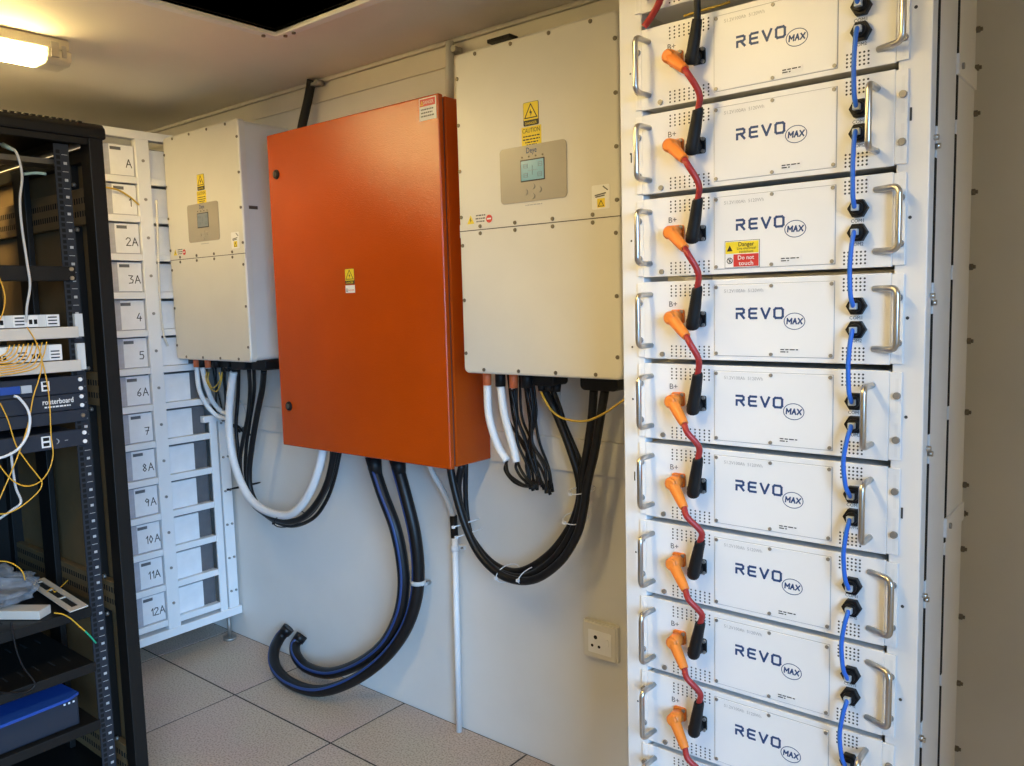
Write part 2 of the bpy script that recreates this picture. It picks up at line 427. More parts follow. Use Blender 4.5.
def bolt_sign(parent, x0, x1, z0, z1, y, nm='warning_sign'):
    """yellow plate, black triangle with a bolt, black band below"""
    h = z1 - z0; zb = z0 + h * .24; w_ = x1 - x0; cx = (x0 + x1) / 2
    s = obj(nm, MB().rrect(x0, x1, z0, z1, y - .0010, y, .004), 'stK', parent)
    obj('yellow_field', MB().rrect(x0 + .001, x1 - .001, zb, z1 - .001, y - .0014, y - .0008, .003), 'stY', s)
    tz0 = zb + h * .09; tz1 = z1 - h * .09; tw = w_ * .40
    mb = MB().strokes([[(cx - tw, tz0), (cx + tw, tz0), (cx, tz1), (cx - tw, tz0)]], w_ * .05, (0, y - .0014, 0), *FRONT)
    mb.prism([(cx, tz0 + h * .36), (cx - w_ * .09, tz0 + h * .2), (cx, tz0 + h * .2), (cx - w_ * .02, tz0 + h * .06), (cx + w_ * .1, tz0 + h * .25), (cx + .01 * w_, tz0 + h * .25)], (0, y - .0014, 0), *FRONT, .0004)
    obj('bolt_symbol', mb, 'stK', s)
    return s
sg = bolt_sign(oc, -2.028, -1.982, 1.536, 1.587, OY, 'warning_sign')
obj('lettering', text_mb('DANGER', .0095, (-2.005, OY - .0012, 1.5385), align='CENTER', width=.036), 'stY', sg)
s2 = obj('warning_label', MB().box(-2.028, -1.982, OY - .001, OY, 1.508, 1.533), 'stW', oc)
obj('lettering', text_mb('DANGER', .008, (-2.0, OY - .001, 1.514), align='CENTER', width=.03), 'stR', s2)
obj('bolt_symbol', MB().strokes([[(-2.025, 1.513), (-2.017, 1.513), (-2.021, 1.523), (-2.025, 1.513)]], .0015, (0, OY - .001, 0), *FRONT), 'stK', s2)
s3 = obj('warning_label', MB().box(-1.655, -1.586, OY - .001, OY, 2.003, 2.067), 'stW', oc)
obj('red_field', MB().box(-1.652, -1.589, OY - .0014, OY - .0008, 2.043, 2.064), 'stR', s3)
obj('lettering', text_mb('DANGER', .014, (-1.616, OY - .0014, 2.0485), align='CENTER', width=.042), 'stW', s3)
obj('symbol', MB().strokes([[(-1.648, 2.047), (-1.639, 2.047), (-1.6435, 2.058), (-1.648, 2.047)]], .0018, (0, OY - .0014, 0), *FRONT), 'stY', s3)
lm_ = dashes([(-1.648, 2.032 - .0095 * k, .053 - .006 * (k % 2)) for k in range(3)], (0, OY - .001, 0), th=.004)
obj('lettering', lm_, 'inkdark', s3)

# ------------------------------------------------------------------ inverters
def inverter(x0, x1, label, detail):
    z0, z1, yf, yb = 1.265, 2.1515, -.235, -.012
    t = thing('solar_inverter', label, 'inverter', ((x0 + x1) / 2, -.1, z0), 'wall mounted solar inverters')
    W_ = x1 - x0; zs = 1.667
    obj('housing', MB().rrect(x0 + .004, x1 - .004, z0 + .004, z1 - .004, yf + .026, yb, .02), 'invside', t)
    obj('rear_bracket', MB().box(x0 + .05, x1 - .05, yb - .002, -.0005, z0 + .12, z1 - .06), 'zinc', t)
    up = obj('upper_cover', MB().rrect(x0, x1, zs + .0012, z1, yf, yf + .028, .016, bev=.006), 'inv', t)
    lo = obj('lower_cover', MB().rrect(x0, x1, z0, zs - .0012, yf, yf + .028, .016, bev=.006), 'inv', t)
    # square off the seam corners
    obj('seam_strip', MB().box(x0 + .001, x1 - .001, yf + .0004, yf + .027, zs - .018, zs + .018), 'inv', t)
    obj('seam', MB().box(x0 + .0005, x1 - .0005, yf - .0003, yf + .004, zs - .0011, zs + .0011), 'dark', t)
    def scr(u, z, par):
        x = x0 + u
        obj('screw', MB().cyl((x, yf + .001, z), (x, yf - .0022, z), .0058, .005, seg=10), 'dkscrew', par)
    for u in (.077, .202, .327, .453):
        scr(u, z1 - .012, up); scr(u, z0 + .0115, lo)
    for u in (.078, .202, .327, .451): scr(u, zs + .0095, up); scr(u, zs - .010, lo)
    for z in (2.085, 1.959, 1.833, 1.706): scr(.0085, z, up); scr(W_ - .0085, z, up)
    for z in (1.627, 1.473, 1.322): scr(.0105, z, lo); scr(W_ - .0125, z, lo)
    # display
    px0, px1, pz0, pz1 = x0 + .157, x0 + .376, 1.727, 1.872
    pn = obj('control_panel', MB().rrect(px0, px1, pz0, pz1, yf - .0022, yf + .001, .012), 'panelgray', t)
    cx = (px0 + px1) / 2 + .001
    lc = obj('display_bezel', MB().box(cx - .0395, cx + .0395, yf - .0032, yf - .002, 1.779, 1.8355), 'stK', pn)
    obj('screen', MB().box(cx - .037, cx + .037, yf - .0038, yf - .003, 1.782, 1.8325), 'lcd' if detail else 'lcdgray', pn)
    sg_ = MB()
    for dx, dz in ((-.022, .012), (.026, .013), (-.022, -.012), (.024, -.013)):
        sg_.strokes([[(-.006, -.005), (.006, -.005), (.006, .005), (-.006, .005), (-.006, -.005)], [(-.003, 0), (.003, 0)]], .0012, (cx + dx, yf - .0038, 1.807 + dz), *FRONT)
    sg_.strokes([[(-.014, 0), (.016, 0)], [(0, -.012), (0, .012)]], .0008, (cx, yf - .0038, 1.807), *FRONT)
    obj('screen_symbols', sg_, 'lcdseg', pn)
    obj('lettering', text_mb('Deye', .021, (cx - .002, yf - .0024, 1.8515), align='CENTER', width=.034, bold=.01), 'ink', pn)
    for k in range(4):
        x = cx - .034 + .0226 * k
        obj('indicator', MB().cyl((x, yf - .002, 1.8425), (x, yf - .0032, 1.8425), .0026, seg=8), 'dkscrew', pn)
    for dx, dz in ((0, .003), (-.024, -.010), (.021, -.007), (-.001, -.022)):
        obj('button', MB().cyl((cx + dx, yf - .002, 1.762 + dz), (cx + dx, yf - .0042, 1.762 + dz), .0075, .0068, seg=14), 'panelgray', pn)
    obj('fine_print', dashes([(cx - .028, 1.717, .056)], (0, yf, 0), th=.003), 'inkgray', up)
    # yellow stickers
    sg1 = bolt_sign(t, x0 + .240, x0 + .290, 1.921, 1.981, yf, 'warning_sign')
    obj('lettering', text_mb('DANGER', .010, (x0 + .265, yf - .0012, 1.924), align='CENTER', width=.038), 'stY', sg1)
    st = obj('caution_sticker', MB().box(x0 + .233, x0 + .297, yf - .001, yf, 1.866, 1.919), 'stY', t)
    lm = MB()
    q = text_mb('CAUTION', .0165, (x0 + .265, yf - .0011, 1.9035), align='CENTER', width=.057); lm.add(q.v, q.f)
    q = dashes([(x0 + .238, 1.893, .054), (x0 + .237, 1.885, .056), (x0 + .245, 1.8775, .042), (x0 + .249, 1.871, .033)], (0, yf - .001, 0), th=.003); lm.add(q.v, q.f)
    obj('lettering', lm, 'stK', st)
    # little warning strip low on the upper cover
    ws = obj('warning_triangle', MB().prism([(0, 0), (.026, 0), (.013, .024)], (x0 + .031, yf, 1.685), *FRONT, .0008), 'stY', t)
    obj('bolt_symbol', MB().prism([(.013, .018), (.010, .010), (.013, .010), (.012, .004), (.0165, .011), (.0135, .011)], (x0 + .031, yf - .0008, 1.685), *FRONT, .0004), 'stK', ws)
    lm = dashes([(x0 + .064, 1.7045, .034), (x0 + .062, 1.696, .037), (x0 + .065, 1.688, .031)], (0, yf, 0), th=.0035)
    obj('lettering', lm, 'inkdark', t)
    obj('prohibition_mark', MB().cyl((x0 + .112, yf, 1.6945), (x0 + .112, yf - .0008, 1.6945), .011, seg=16), 'stR', t)
    obj('prohibition_mark', MB().box(x0 + .105, x0 + .119, yf - .0012, yf - .0008, 1.6925, 1.6965), 'stW', t)
    q0 = x0 + .450
    sq = obj('timer_sticker', MB().rrect(q0, q0 + .052, 1.688, 1.747, yf - .0009, yf, .004), 'stW', t)
    obj('yellow_field', MB().box(q0 + .016, q0 + .038, yf - .0013, yf - .0008, 1.692, 1.714), 'stY', sq)
    obj('symbol', MB().strokes([[(q0 + .019, 1.695), (q0 + .035, 1.695), (q0 + .027, 1.709), (q0 + .019, 1.695)]], .0016, (0, yf - .0013, 0), *FRONT), 'stK', sq)
    obj('symbol', MB().strokes([[(q0 + .010, 1.722), (q0 + .040, 1.726)], [(q0 + .012, 1.718), (q0 + .036, 1.7205)], [(q0 + .034, 1.742), (q0 + .046, 1.733)]], .003, (0, yf - .0009, 0), *FRONT), 'inkdark', sq)
    # nameplate slot on the right side, vents
    obj('side_slot', MB().box(x1 - .0045, x1 - .0022, -.2065, -.168, 1.829, 1.841), 'dkscrew', t)
    # bottom glands
    gy = -.135; sy = -.175
    for px, m_, r, L in (((487.3, 'sleeveorange', .0128, .040), (500.5, 'black', .0155, .041), (513.6, 'sleeveorange', .0128, .043), (527, 'black', .0175, .040)) if detail else ((196.6, 'sleeveorange', .0125, .036), (202, 'black', .0125, .036), (208, 'sleeveorange', .0125, .036), (216, 'black', .016, .034))):
        xs = at(px, 385 if detail else 366, y=sy).x
        obj('cable_sleeve', MB().cyl((xs, sy, z0 + .006), (xs, sy, z0 - L), r, r * .95, seg=14), m_, t)
    obj('gland_block', MB().rrect(x0 + .19, x0 + .272, z0 - .034, z0 + .006, gy - .035, gy + .035, .012), 'black', t, bevel=.003)
    for u in (.205, .23, .256): obj('gland_nut', MB().cyl((x0 + u, gy, z0 - .030), (x0 + u, gy, z0 - .052), .014, .011, seg=10), 'black', t)
    u0, u1 = (.362, .478) if detail else (.300, .395)
    obj('gland_block', MB().rrect(x0 + u0, x0 + u1, z0 - .038, z0 + .006, gy - .04, gy + .04, .014), 'black', t, bevel=.003)
    if not detail:
        obj('gland_block', MB().rrect(x0 + .430, x0 + .525, z0 - .036, z0 + .006, gy - .035, gy + .035, .014), 'black', t, bevel=.003)
    return t
inverter(-1.480, -.9495, 'large cream solar inverter with lit teal display, right of the orange cabinet', True)
inverter(-3.082, -2.550, 'cream solar inverter with dull grey display, left of the orange cabinet', False)
obj_ = tag(obj('mounting_rail', MB().box(-1.52, -1.432, -.046, -.0064, 2.232, 2.243), 'blackmetal', bevel=.002), 'dark metal rail above the right inverter on the wall', 'rail')
tag(obj('mounting_rail', MB().box(-2.53, -2.44, -.02, -.0125, 1.35, 1.62), 'blackmetal', bevel=.002), 'brown metal strip between left inverter and orange cabinet', 'rail')

# ------------------------------------------------------------------ battery rack
RY = -.567
RKX0, RKZ0, RP = -.6928, 1.8164, .157
br = thing('battery_rack', 'tall white steel rack holding the battery modules', 'rack', (-.468, -.4, 0))
def post(x0, x1, y0, y1, z1=2.262): return obj('post', MB().box(x0, x1, y0, y1, .02, z1), 'rackwhite', br, bevel=.002)
post(-.744, -.695, RY + .003, -.535); post(-.240, -.192, RY + .003, -.532)
post(-.744, -.706, -.300, -.238); post(-.235, -.192, -.380, -.238)
for x0, x1 in ((-.744, -.735), (-.205, -.1922)):
    obj('side_strip', MB().box(x0, x1, -.518, -.392, .02, 2.25), 'rackwhite', br, bevel=.0015)
obj('base_plinth', MB().box(-.744, -.192, RY + .01, -.238, 0, .085), 'rackwhite', br, bevel=.003)
obj('top_plate', MB().box(-.744, -.192, RY + .01, -.238, 2.243, 2.262), 'rackwhite', br, bevel=.002)
obj('slit_shade_sheet', MB().box(-.2125, -.2085, -.55, -.25, .09, 2.24), 'void', br)  # black sheet added behind the side slits to give inner shade
for k in range(9):
    z = 2.19 - k * .245
    obj('side_slot', MB().box(-.1950, -.1916, -.5300, -.5185, z - .220, z - .025), 'void', br)  # flush strip, shade of the front slit painted in black
    obj('side_bolt', MB().cyl((-.194, -.540, z + .004), (-.185, -.540, z + .004), .0045, seg=8), 'steel', br)
    obj('side_bolt', MB().cyl((-.194, -.524, z - .007), (-.1855, -.524, z - .007), .0045, seg=8), 'steel', br)
    obj('side_slot', MB().box(-.1950, -.1912, -.3915, -.3805, z - .19, z + .03), 'void', br)  # same for the rear slit: its inner shade is a black strip
for z in (1.935, 1.868, 1.787, 1.646, 1.509, 1.371, 1.236, 1.096, 1.04, .97, .835, .70, .565, .43, 2.07):
    rb = obj('rear_bolt', MB().cyl((-.196, -.237, z), (-.186, -.237, z), .0058, seg=8).cyl((-.186, -.237, z), (-.182, -.237, z), .0035, seg=8), 'dkscrew', br)
for z in (1.844, 1.048):
    bk = obj('wall_bracket', MB().box(-.1925, -.1875, -.394, -.245, z - .017, z + .017), 'rackwhite', br)
    obj('bracket_bolt', MB().cyl((-.1885, -.372, z), (-.184, -.372, z), .0055, seg=8), 'zinc', bk)
fm = MB()
for px, py in ((630.5, 74), (630.8, 154), (631.5, 241), (632.4, 347), (633, 399), (636, 552), (638, 701)):
    p = at(px, py, y=RY + .003); fm.disc((p.x, RY + .0026, p.z), .0022, (0, -1, 0))
for px, py in ((914, 7.5), (908, 217.5), (905.5, 318), (904, 417), (900.5, 606), (898.5, 699)):
    p = at(px, py, y=RY + .003); fm.disc((p.x + .003, RY + .0026, p.z), .0028, (0, -1, 0))
for px, py, h in ((911, 114, .02), (902, 513, .018)):
    p = at(px, py, y=RY + .003); fm.box(p.x - .0015, p.x + .0015, RY + .0022, RY + .004, p.z - h / 2, p.z + h / 2)
for px, py in ((631.4, 158), (634.8, 476)):
    p = at(px, py, y=RY + .003); fm.box(p.x - .0012, p.x + .0012, RY + .0022, RY + .004, p.z - .009, p.z + .009)
stuff(obj('post_holes', fm, 'vent', br))

MODS = {}
ORD = {-1: 'topmost', 0: 'second', 1: 'third', 2: 'fourth', 3: 'fifth', 4: 'sixth', 5: 'seventh', 6: 'eighth', 7: 'ninth', 8: 'tenth', 9: 'eleventh'}
FOLDED = {-1: 1, 0: 1, 1: 0, 2: 1, 3: 1, 4: 0, 5: 0, 6: 1, 7: 1, 8: 0, 9: 0}
def handle_mb(bx, side_ang, z0, z1, d=.050):
    """U handle standing on the panel; side_ang swings the bar outward"""
    a = math.radians(side_ang); dx, dy = d * math.sin(a), -d * math.cos(a)
    r = .0052; c = .011
    m = MB(); A = Vector((bx, 0, z1)); B = Vector((bx, 0, z0)); o = Vector((dx, dy, 0)); n = o.normalized()
    pts = [A, A + n * (d - c)]
    for k in range(1, 5):
        t = math.radians(90 * k / 4); pts.append(A + n * (d - c + c * math.sin(t)) - Vector((0, 0, c * (1 - math.cos(t)))))
    for k in range(0, 5):
        t = math.radians(90 * k / 4); pts.append(B + n * (d - c + c * math.cos(t)) + Vector((0, 0, c * (1 - math.sin(t)))))
    pts.append(B)
    # straight sampling keeps the bends round
    q = [pts[0]]
    for p in pts[1:]:
        if (p - q[-1]).length > 1e-6: q.append(p)
    m.tube(q, r, seg=10, sub=1)
    return m
def make_module():
    """local frame: origin at the panel's lower left front corner (x = RKX0, y = RY, z = slot bottom)"""
    t = thing('battery_module', '', 'battery', (0, 0, 0), 'battery modules in the white rack')
    HT = .1502; z0, z1 = .0045, .1520
    obj('chassis', MB().box(.004, .446, .004, .30, z0 + .002, z1 - .002), 'rackwhite', t, local=True)
    fp = obj('front_panel', MB().box(-.0003, .4503, -.0015, .004, z0, z1), 'modwhite', t, local=True, bevel=.0012)
    for x0, x1 in ((-.0143, -.0006), (.4506, .4690)):
        e = obj('mounting_ear', MB().box(x0, x1, -.0012, .0028, z0 + .002, z1 - .002), 'modwhite', t, local=True, bevel=.0008)
        xc = (x0 + x1) / 2 + (.002 if x0 > 0 else -.001)
        for z in (.040, .112):
            ss = obj('ear_slot', MB().box(xc - .0024, xc + .0024, -.0015, .001, z - .028, z + .028), 'rackwhite', e, local=True)
            obj('ear_screw', MB().cyl((xc, -.0012, z), (xc, -.006, z), .0062, .0055, seg=12).box(xc - .004, xc + .004, -.0065, -.005, z - .0007, z + .0007), 'zinc', e, local=True)
    cv = obj('cover_plate', MB().box(.1475, .3615, -.0030, -.0013, .0135, .1415), 'modwhite', t, local=True, bevel=.0008)
    obj('cover_outline', MB().box(.1466, .3624, -.0019, -.0013, .0126, .1424), 'inkgray', t, local=True)
    for x in (.1515, .2545, .3575):
        for z in (.0175, .1375): obj('screw', MB().cyl((x, -.003, z), (x, -.0046, z), .0033, seg=10), 'zinc', cv, local=True)
    obj('screw', MB().cyl((.040, -.0012, .0135), (.040, -.0050, .0135), .0048, seg=12), 'zinc', fp, local=True)
    # vents
    v = MB()
    for zz in (.143, .029):
        for i in range(9):
            for j in range(4):
                v.disc((.0595 + i * .0096, -.00175, zz - j * .0062), .0019, (0, -1, 0), 6)
        for i in range(6):
            for j in range(4):
                v.disc((.3765 + i * .0066, -.00175, zz + .0015 - j * .0062), .0019, (0, -1, 0), 6)
    stuff(obj('vent_perforation', v, 'vent', fp, local=True))
    # lettering
    lg = MB(); x = .191
    for ch, adv in (('R', .0235), ('E', .0225), ('V', .0232), ('O', 0)):
        lg.strokes(STR[ch], .0040, (x, -.003, .0815), *FRONT, .0004, .0165); x += adv
    obj('logo_lettering', lg, 'ink', cv, local=True)
    el = MB(); N = 36
    for k in range(N):
        a, b = 2 * math.pi * k / N, 2 * math.pi * (k + 1) / N
        el.strokes([[(.0180 * math.cos(a), .0140 * math.sin(a)), (.0180 * math.cos(b), .0140 * math.sin(b))]], .0012, (.2955, -.003, .0755), *FRONT)
    obj('logo_ring', el, 'ink', cv, local=True)
    mx_ = MB(); x = .2825
    for ch, adv in (('M', .0102), ('A', .0090), ('X', 0)):
        mx_.strokes(STR[ch], .0023, (x, -.003, .0712), *FRONT, .0004, .0088, .1); x += adv
    obj('logo_lettering', mx_, 'ink', cv, local=True)
    obj('rating_lettering', text_mb('51.2V100Ah  5120Wh', .0085, (.167, -.003, .1275), width=.073), 'inkgray', cv, local=True)
    sl = obj('serial_sticker', MB().box(.270, .306, -.0036, -.0029, .0195, .0305), 'stW', cv, local=True)
    obj('fine_print', dashes([(.2715, .0255, .031), (.2715, .0215, .014)], (0, -.0036, 0), th=.0018), 'stK', cv, local=True)
    obj('terminal_lettering', text_mb('B+', .015, (.055, -.0016, .1040), width=.0165), 'inkdark', fp, local=True)
    obj('port_lettering', text_mb('COM1', .0080, (.3865, -.0016, .0780), width=.020), 'inkdark', fp, local=True)
    obj('port_lettering', text_mb('COM2', .0080, (.3865, -.0016, .0405), width=.020), 'inkdark', fp, local=True)
    for z in (.1, .0615):
        g = obj('port_gland', MB().hexa((.3990, z), .0160, -.0125, -.0015, 0).cyl((.3990, -.0125, z), (.3990, -.019, z), .0105, .0095, seg=14), 'black', t, local=True, bevel=.0008)
    # power sockets
    so = obj('positive_socket', MB().rrect(.0605, .0870, .072, .0985, -.006, -.0015, .004).cyl((.0735, -.006, .0835), (.0735, -.0104, .0835), .0085, seg=14), 'plugorange', t, local=True)
    for x, z in ((.0645, .0765), (.083, .0945)): obj('socket_screw', MB().cyl((x, -.006, z), (x, -.0095, z), .0036, seg=8), 'zinc', so, local=True)
    so = obj('negative_socket', MB().rrect(.1055, .1310, .066, .0945, -.006, -.0015, .004).cyl((.1165, -.006, .0795), (.1165, -.0104, .0795), .0075, seg=14), 'black', t, local=True)
    for x, z in ((.1088, .0695), (.1277, .0695), (.1277, .091)): obj('socket_screw', MB().cyl((x, -.006, z), (x, -.0095, z), .0034, seg=8), 'zinc', so, local=True)
    obj('left_handle', handle_mb(.0155, -4, .030, .1275, .046), 'steel', t, local=True)
    obj('right_handle', handle_mb(.424, 0, .030, .1275, .048), 'steel', t, local=True)
    return t
proto = make_module()
straight = [c for c in proto.children if c.name.startswith('right_handle')][0]
folded_ob = obj('folded_handle_source', handle_mb(.4235, 62, .030, .1275, .046), 'steel'); folded = folded_ob.data
straight_mesh = straight.data
D.objects.remove(folded_ob)
for c in proto.children:
    if c.name.startswith(('left_handle', 'right_handle')): c.name = 'handle'; 
def slot_z(m): return RKZ0 - RP * m + (.020 if m < 0 else 0)
for m_ in range(-1, 10):
    o = proto if m_ == -1 else copy_tree(proto)
    o.location = (RKX0, RY, slot_z(m_))
    MODS[m_] = o
    for h_ in o.children:
        if h_.type == 'MESH' and h_.data in (straight_mesh, folded): h_.data = folded if FOLDED[m_] else straight_mesh
    if m_ == -1: lab = 'battery module cut off by the top of the picture, topmost in the white rack'
    elif m_ == 2: lab = 'white battery module with yellow and red danger sticker, fourth from rack top'
    elif m_ == 9: lab = 'lowest visible battery module, cut off by the bottom of the picture'
    elif m_ == 1: lab = 'white battery module directly above the one with the danger sticker'
    elif m_ == 3: lab = 'white battery module directly below the one with the danger sticker'
    else: lab = 'white battery module, %s from the top of the white rack, right handle %s' % (ORD[m_], 'swung outward' if FOLDED[m_] else 'straight out')
    o['label'] = lab
m2 = MODS[2]
ds = obj('danger_sticker', MB().box(.169, .2325, -.0038, -.0029, .0150, .0615), 'stW', m2, local=True)
obj('sticker_border', MB().box(.1682, .2333, -.0034, -.0028, .0142, .0623), 'stK', m2, local=True)
obj('yellow_field', MB().box(.1700, .2315, -.0042, -.0036, .0395, .0605), 'stY', ds, local=True)
obj('red_field', MB().box(.1850, .2315, -.0042, -.0036, .0162, .0382), 'stR', ds, local=True)
lm = text_mb('Danger', .0105, (.2090, -.0042, .0520), align='CENTER', width=.029, bold=.01)
for k, (t_, wd) in enumerate((('Live electrical', .034), ('equipment', .026))):
    q = text_mb(t_, .0066, (.2090, -.0042, .0460 - .0055 * k), align='CENTER', width=wd); lm.add(q.v, q.f)
obj('lettering', lm, 'stK', ds, local=True)
lm = text_mb('Do not', .0105, (.2085, -.0042, .0285), align='CENTER', width=.030, bold=.01); q = text_mb('touch', .0105, (.2085, -.0042, .0185), align='CENTER', width=.027, bold=.01); lm.add(q.v, q.f)
obj('lettering', lm, 'stW', ds, local=True)
obj('symbol', MB().prism([(.1725, .044), (.1835, .044), (.178, .0545)], (0, -.0042, 0), *FRONT, .0004), 'stK', ds, local=True)
sm_ = MB()
for k in range(16):
    a, b = 2 * math.pi * k / 16, 2 * math.pi * (k + 1) / 16
    sm_.strokes([[(.0050 * math.cos(a), .0050 * math.sin(a)), (.0050 * math.cos(b), .0050 * math.sin(b))]], .0012, (.1778, -.0038, .0272), *FRONT)
sm_.strokes([[(-.0035, .0035), (.0035, -.0035)], [(-.001, -.003), (.001, .003)]], .0014, (.1778, -.0038, .0272), *FRONT)
obj('symbol', sm_, 'stK', ds, local=True)

# jumper leads: orange plug on one module, black plug on the next one down
def lead_pts(m_):
    zs = slot_z(m_); zn = slot_z(m_ + 1)
    X, Y = RKX0, RY
    j = lambda a: random.uniform(-a, a)
    hd = Vector((X + .0735, Y - .028, zs + .0835)); e = Vector((X + .1135 + j(.003), Y - .046, zs + .0520 + j(.002)))
    if m_ >= 4: e = e + Vector((-.005, 0, -.008))
    b0 = Vector((X + .1308 + j(.002), Y - .034, zn + .1350)); b1 = Vector((X + .1158, Y - .024, zn + .0766))
    return hd, e, b0, b1
for m_ in range(0, 9):
    hd, e, b0, b1 = lead_pts(m_)
    lab = 'red jumper lead with orange plug on the %s battery module from the top' % ORD[m_]
    t = thing('jumper_lead', lab, 'cable', hd, 'red jumper leads between battery modules')
    n = (e - hd).normalized()
    pl = obj('orange_plug', MB().cyl(hd + Vector((0, .0172, 0)), hd - Vector((0, .008, 0)), .0138, .0125, seg=18).cyl(hd - Vector((0, .008, 0)), hd - Vector((0, .012, 0)), .0125, .0085, seg=18).tube([hd - n * .004, hd + n * .012, e - n * .014, e], .010, seg=14, sub=4, radii=(.0122, .0082)), 'plugorange', t)
    up = (b0 - b1).normalized()
    obj('red_wire', MB().tube([e - n * .006, e, e + n * .014 + Vector((.0005, -.002, -.004)), (e + b0) / 2 + Vector((.0135, -.005, 0)), b0 + up * .022 + Vector((.001, -.002, 0)), b0 + up * .006, b0 - up * .01], .0058, seg=12), 'red', t)
    d = (b1 - b0).normalized()
    obj('black_plug', MB().tube([b0 + Vector((0, -.001, .004)), b0, b0.lerp(b1, .3), b0.lerp(b1, .5), b1 + Vector((0, -.002, -.002)), b1 + d * .009], .0105, seg=14, sub=4, radii=(.0090, .0122)).cyl(b1 + Vector((0, .0132, 0)), b1 + Vector((0, -.006, 0)), .0122, .0115, seg=16), 'black', t)
# lead of the module on the top and its black partner
hd, e, b0, b1 = lead_pts(-1)
Xp, Zp = RKX0 + .1175, slot_z(0)
t = thing('jumper_lead', 'black lead rising out of the picture from the second battery module', 'cable', (Xp, RY, Zp + .083))
b0 = Vector((Xp + .0133, RY - .034, Zp + .135)); b1 = Vector((Xp - .0017, RY - .024, Zp + .0766)); d = (b1 - b0).normalized()
obj('black_plug', MB().tube([b0, b0.lerp(b1, .3), b0.lerp(b1, .5), b1 + Vector((0, -.002, -.002)), b1 + d * .009], .0105, seg=14, sub=4, radii=(.0090, .0122)).cyl(b1 + Vector((0, .0132, 0)), b1 + Vector((0, -.006, 0)), .0122, .0115, seg=16), 'black', t)
obj('black_wire', MB().tube([b0 - Vector((0, 0, .01)), b0 + Vector((.003, -.006, .03)), b0 + Vector((.006, -.014, .08)), b0 + Vector((.006, -.016, .19))], .0062, seg=12), 'blackcable', t)
tag(obj('red_lead', MB().tube([at(664, -20, y=RY - .02), at(660, 0, y=RY - .02), at(653, 14, y=RY - .012), at(647, 23, y=RY - .008), at(644, 27, y=RY - .009)], .0065), 'red'), 'red lead tucked into the gap under the topmost battery module', 'cable')
tag(obj('yellow_wire', MB().tube([at(684, 16, y=RY + .02), at(700, 11, y=RY + .02), at(716, 6.5, y=RY + .02), at(730, 2, y=RY + .02)], .0022), 'ochre'), 'yellow wire in the dark gap under the topmost battery module', 'wire')

# blue network cords
for m_ in range(-1, 9):
    zs = slot_z(m_); zn = slot_z(m_ + 1); X = RKX0 + .3990
    a = Vector((X, RY - .016, zs + .0615)); b = Vector((X, RY - .016, zn + .100))
    lab = 'blue network cord between the %s and %s battery modules from the top' % (ORD[m_], ORD[m_ + 1])
    t = thing('network_cable', lab, 'cable', b, 'blue network cords on the battery modules')
    sw = random.uniform(-.003, .002) - (.007 if m_ in (4, 5, 6, 7) else .001)
    obj('cord', MB().tube([a + Vector((0, -.008, .002)), a + Vector((0, -.014, -.004)), a + Vector((sw * .5, -.017, -.024)), a.lerp(b, .5) + Vector((sw, -.018, 0)), b + Vector((sw * .6, -.017, .020)), b + Vector((0, -.013, .004)), b + Vector((0, -.008, -.001))], .0037, seg=10), 'blue', t)
    for q in (a, b): obj('plug', MB().box(q.x - .0055, q.x + .0055, q.y - .012, q.y - .0035, q.z - .005, q.z + .005), 'plug', t, bevel=.001)

# ------------------------------------------------------------------ lead cell shelf rack in the corner
LX = -3.088
lr = thing('cell_rack', 'white steel shelf rack of battery cells in the left corner', 'rack', (LX - .2, -.45, 0))
def lbox(nm, y0, y1, z0, z1, x0=LX - .03, x1=LX, par=lr, m_='leadwhite', bev=.0015): return obj(nm, MB().box(x0, x1, y0, y1, z0, z1), m_, par, bevel=bev)
ZB = [.187 + .1503 * k for k in range(13)]
lbox('post', -.344, -.291, .112, 2.15); lbox('post', -.103, -.070, .112, 1.010, LX - .012, LX - .002)
lbox('post', -.0600, -.0135, .112, 1.015, LX - .03, LX - .004); lbox('post', -.85, -.80, .112, 2.15)
lbox('bottom_rail', -.86, -.0045, .111, .146, LX - .04, LX + .004); lbox('top_rail', -.86, -.14, 2.138, 2.170, LX - .04, LX + .003)
lbox('post_cap', -.132, -.060, .985, 1.012, LX - .025, LX + .002)
for k, z in enumerate(ZB):
    lbox('shelf_beam', -.80, -.3445, z - .026, z, LX - .34, LX - .003)
    lbox('shelf_beam', -.2905, -.1035 if z < 1.02 else -.08, z - .026, z, LX - .34, LX - .003)
    zc = z + .065
    obj('bolt', MB().cyl((LX, -.318, zc), (LX + .004, -.318, zc), .006, seg=8), 'zinc', lr)
    if z < .95:
        for yy in (-.049, -.026): obj('bolt', MB().cyl((LX - .004, yy, zc - .03), (LX + .002, yy, zc - .03), .005, seg=8), 'zinc', lr)
for y in (-.06, -.80):
    for x in (LX - .02, LX - .32):
        obj('foot', MB().cyl((x, y, .112), (x, y, .012), .009, seg=10).cyl((x, y, .012), (x, y, 0), .028, seg=16), 'zinc', lr)
obj('back_sheet', MB().box(LX - .36, LX - .35, -.85, -.01, .15, 2.15), 'celldark', lr)
MARK = ['12A', '11A', '10A', '9A', '8A', '7', '6A', '5', '4', '3A', '2A', '1', 'A']
WORD = {'7': 'seven', '5': 'five', '4': 'four', '1': 'one'}
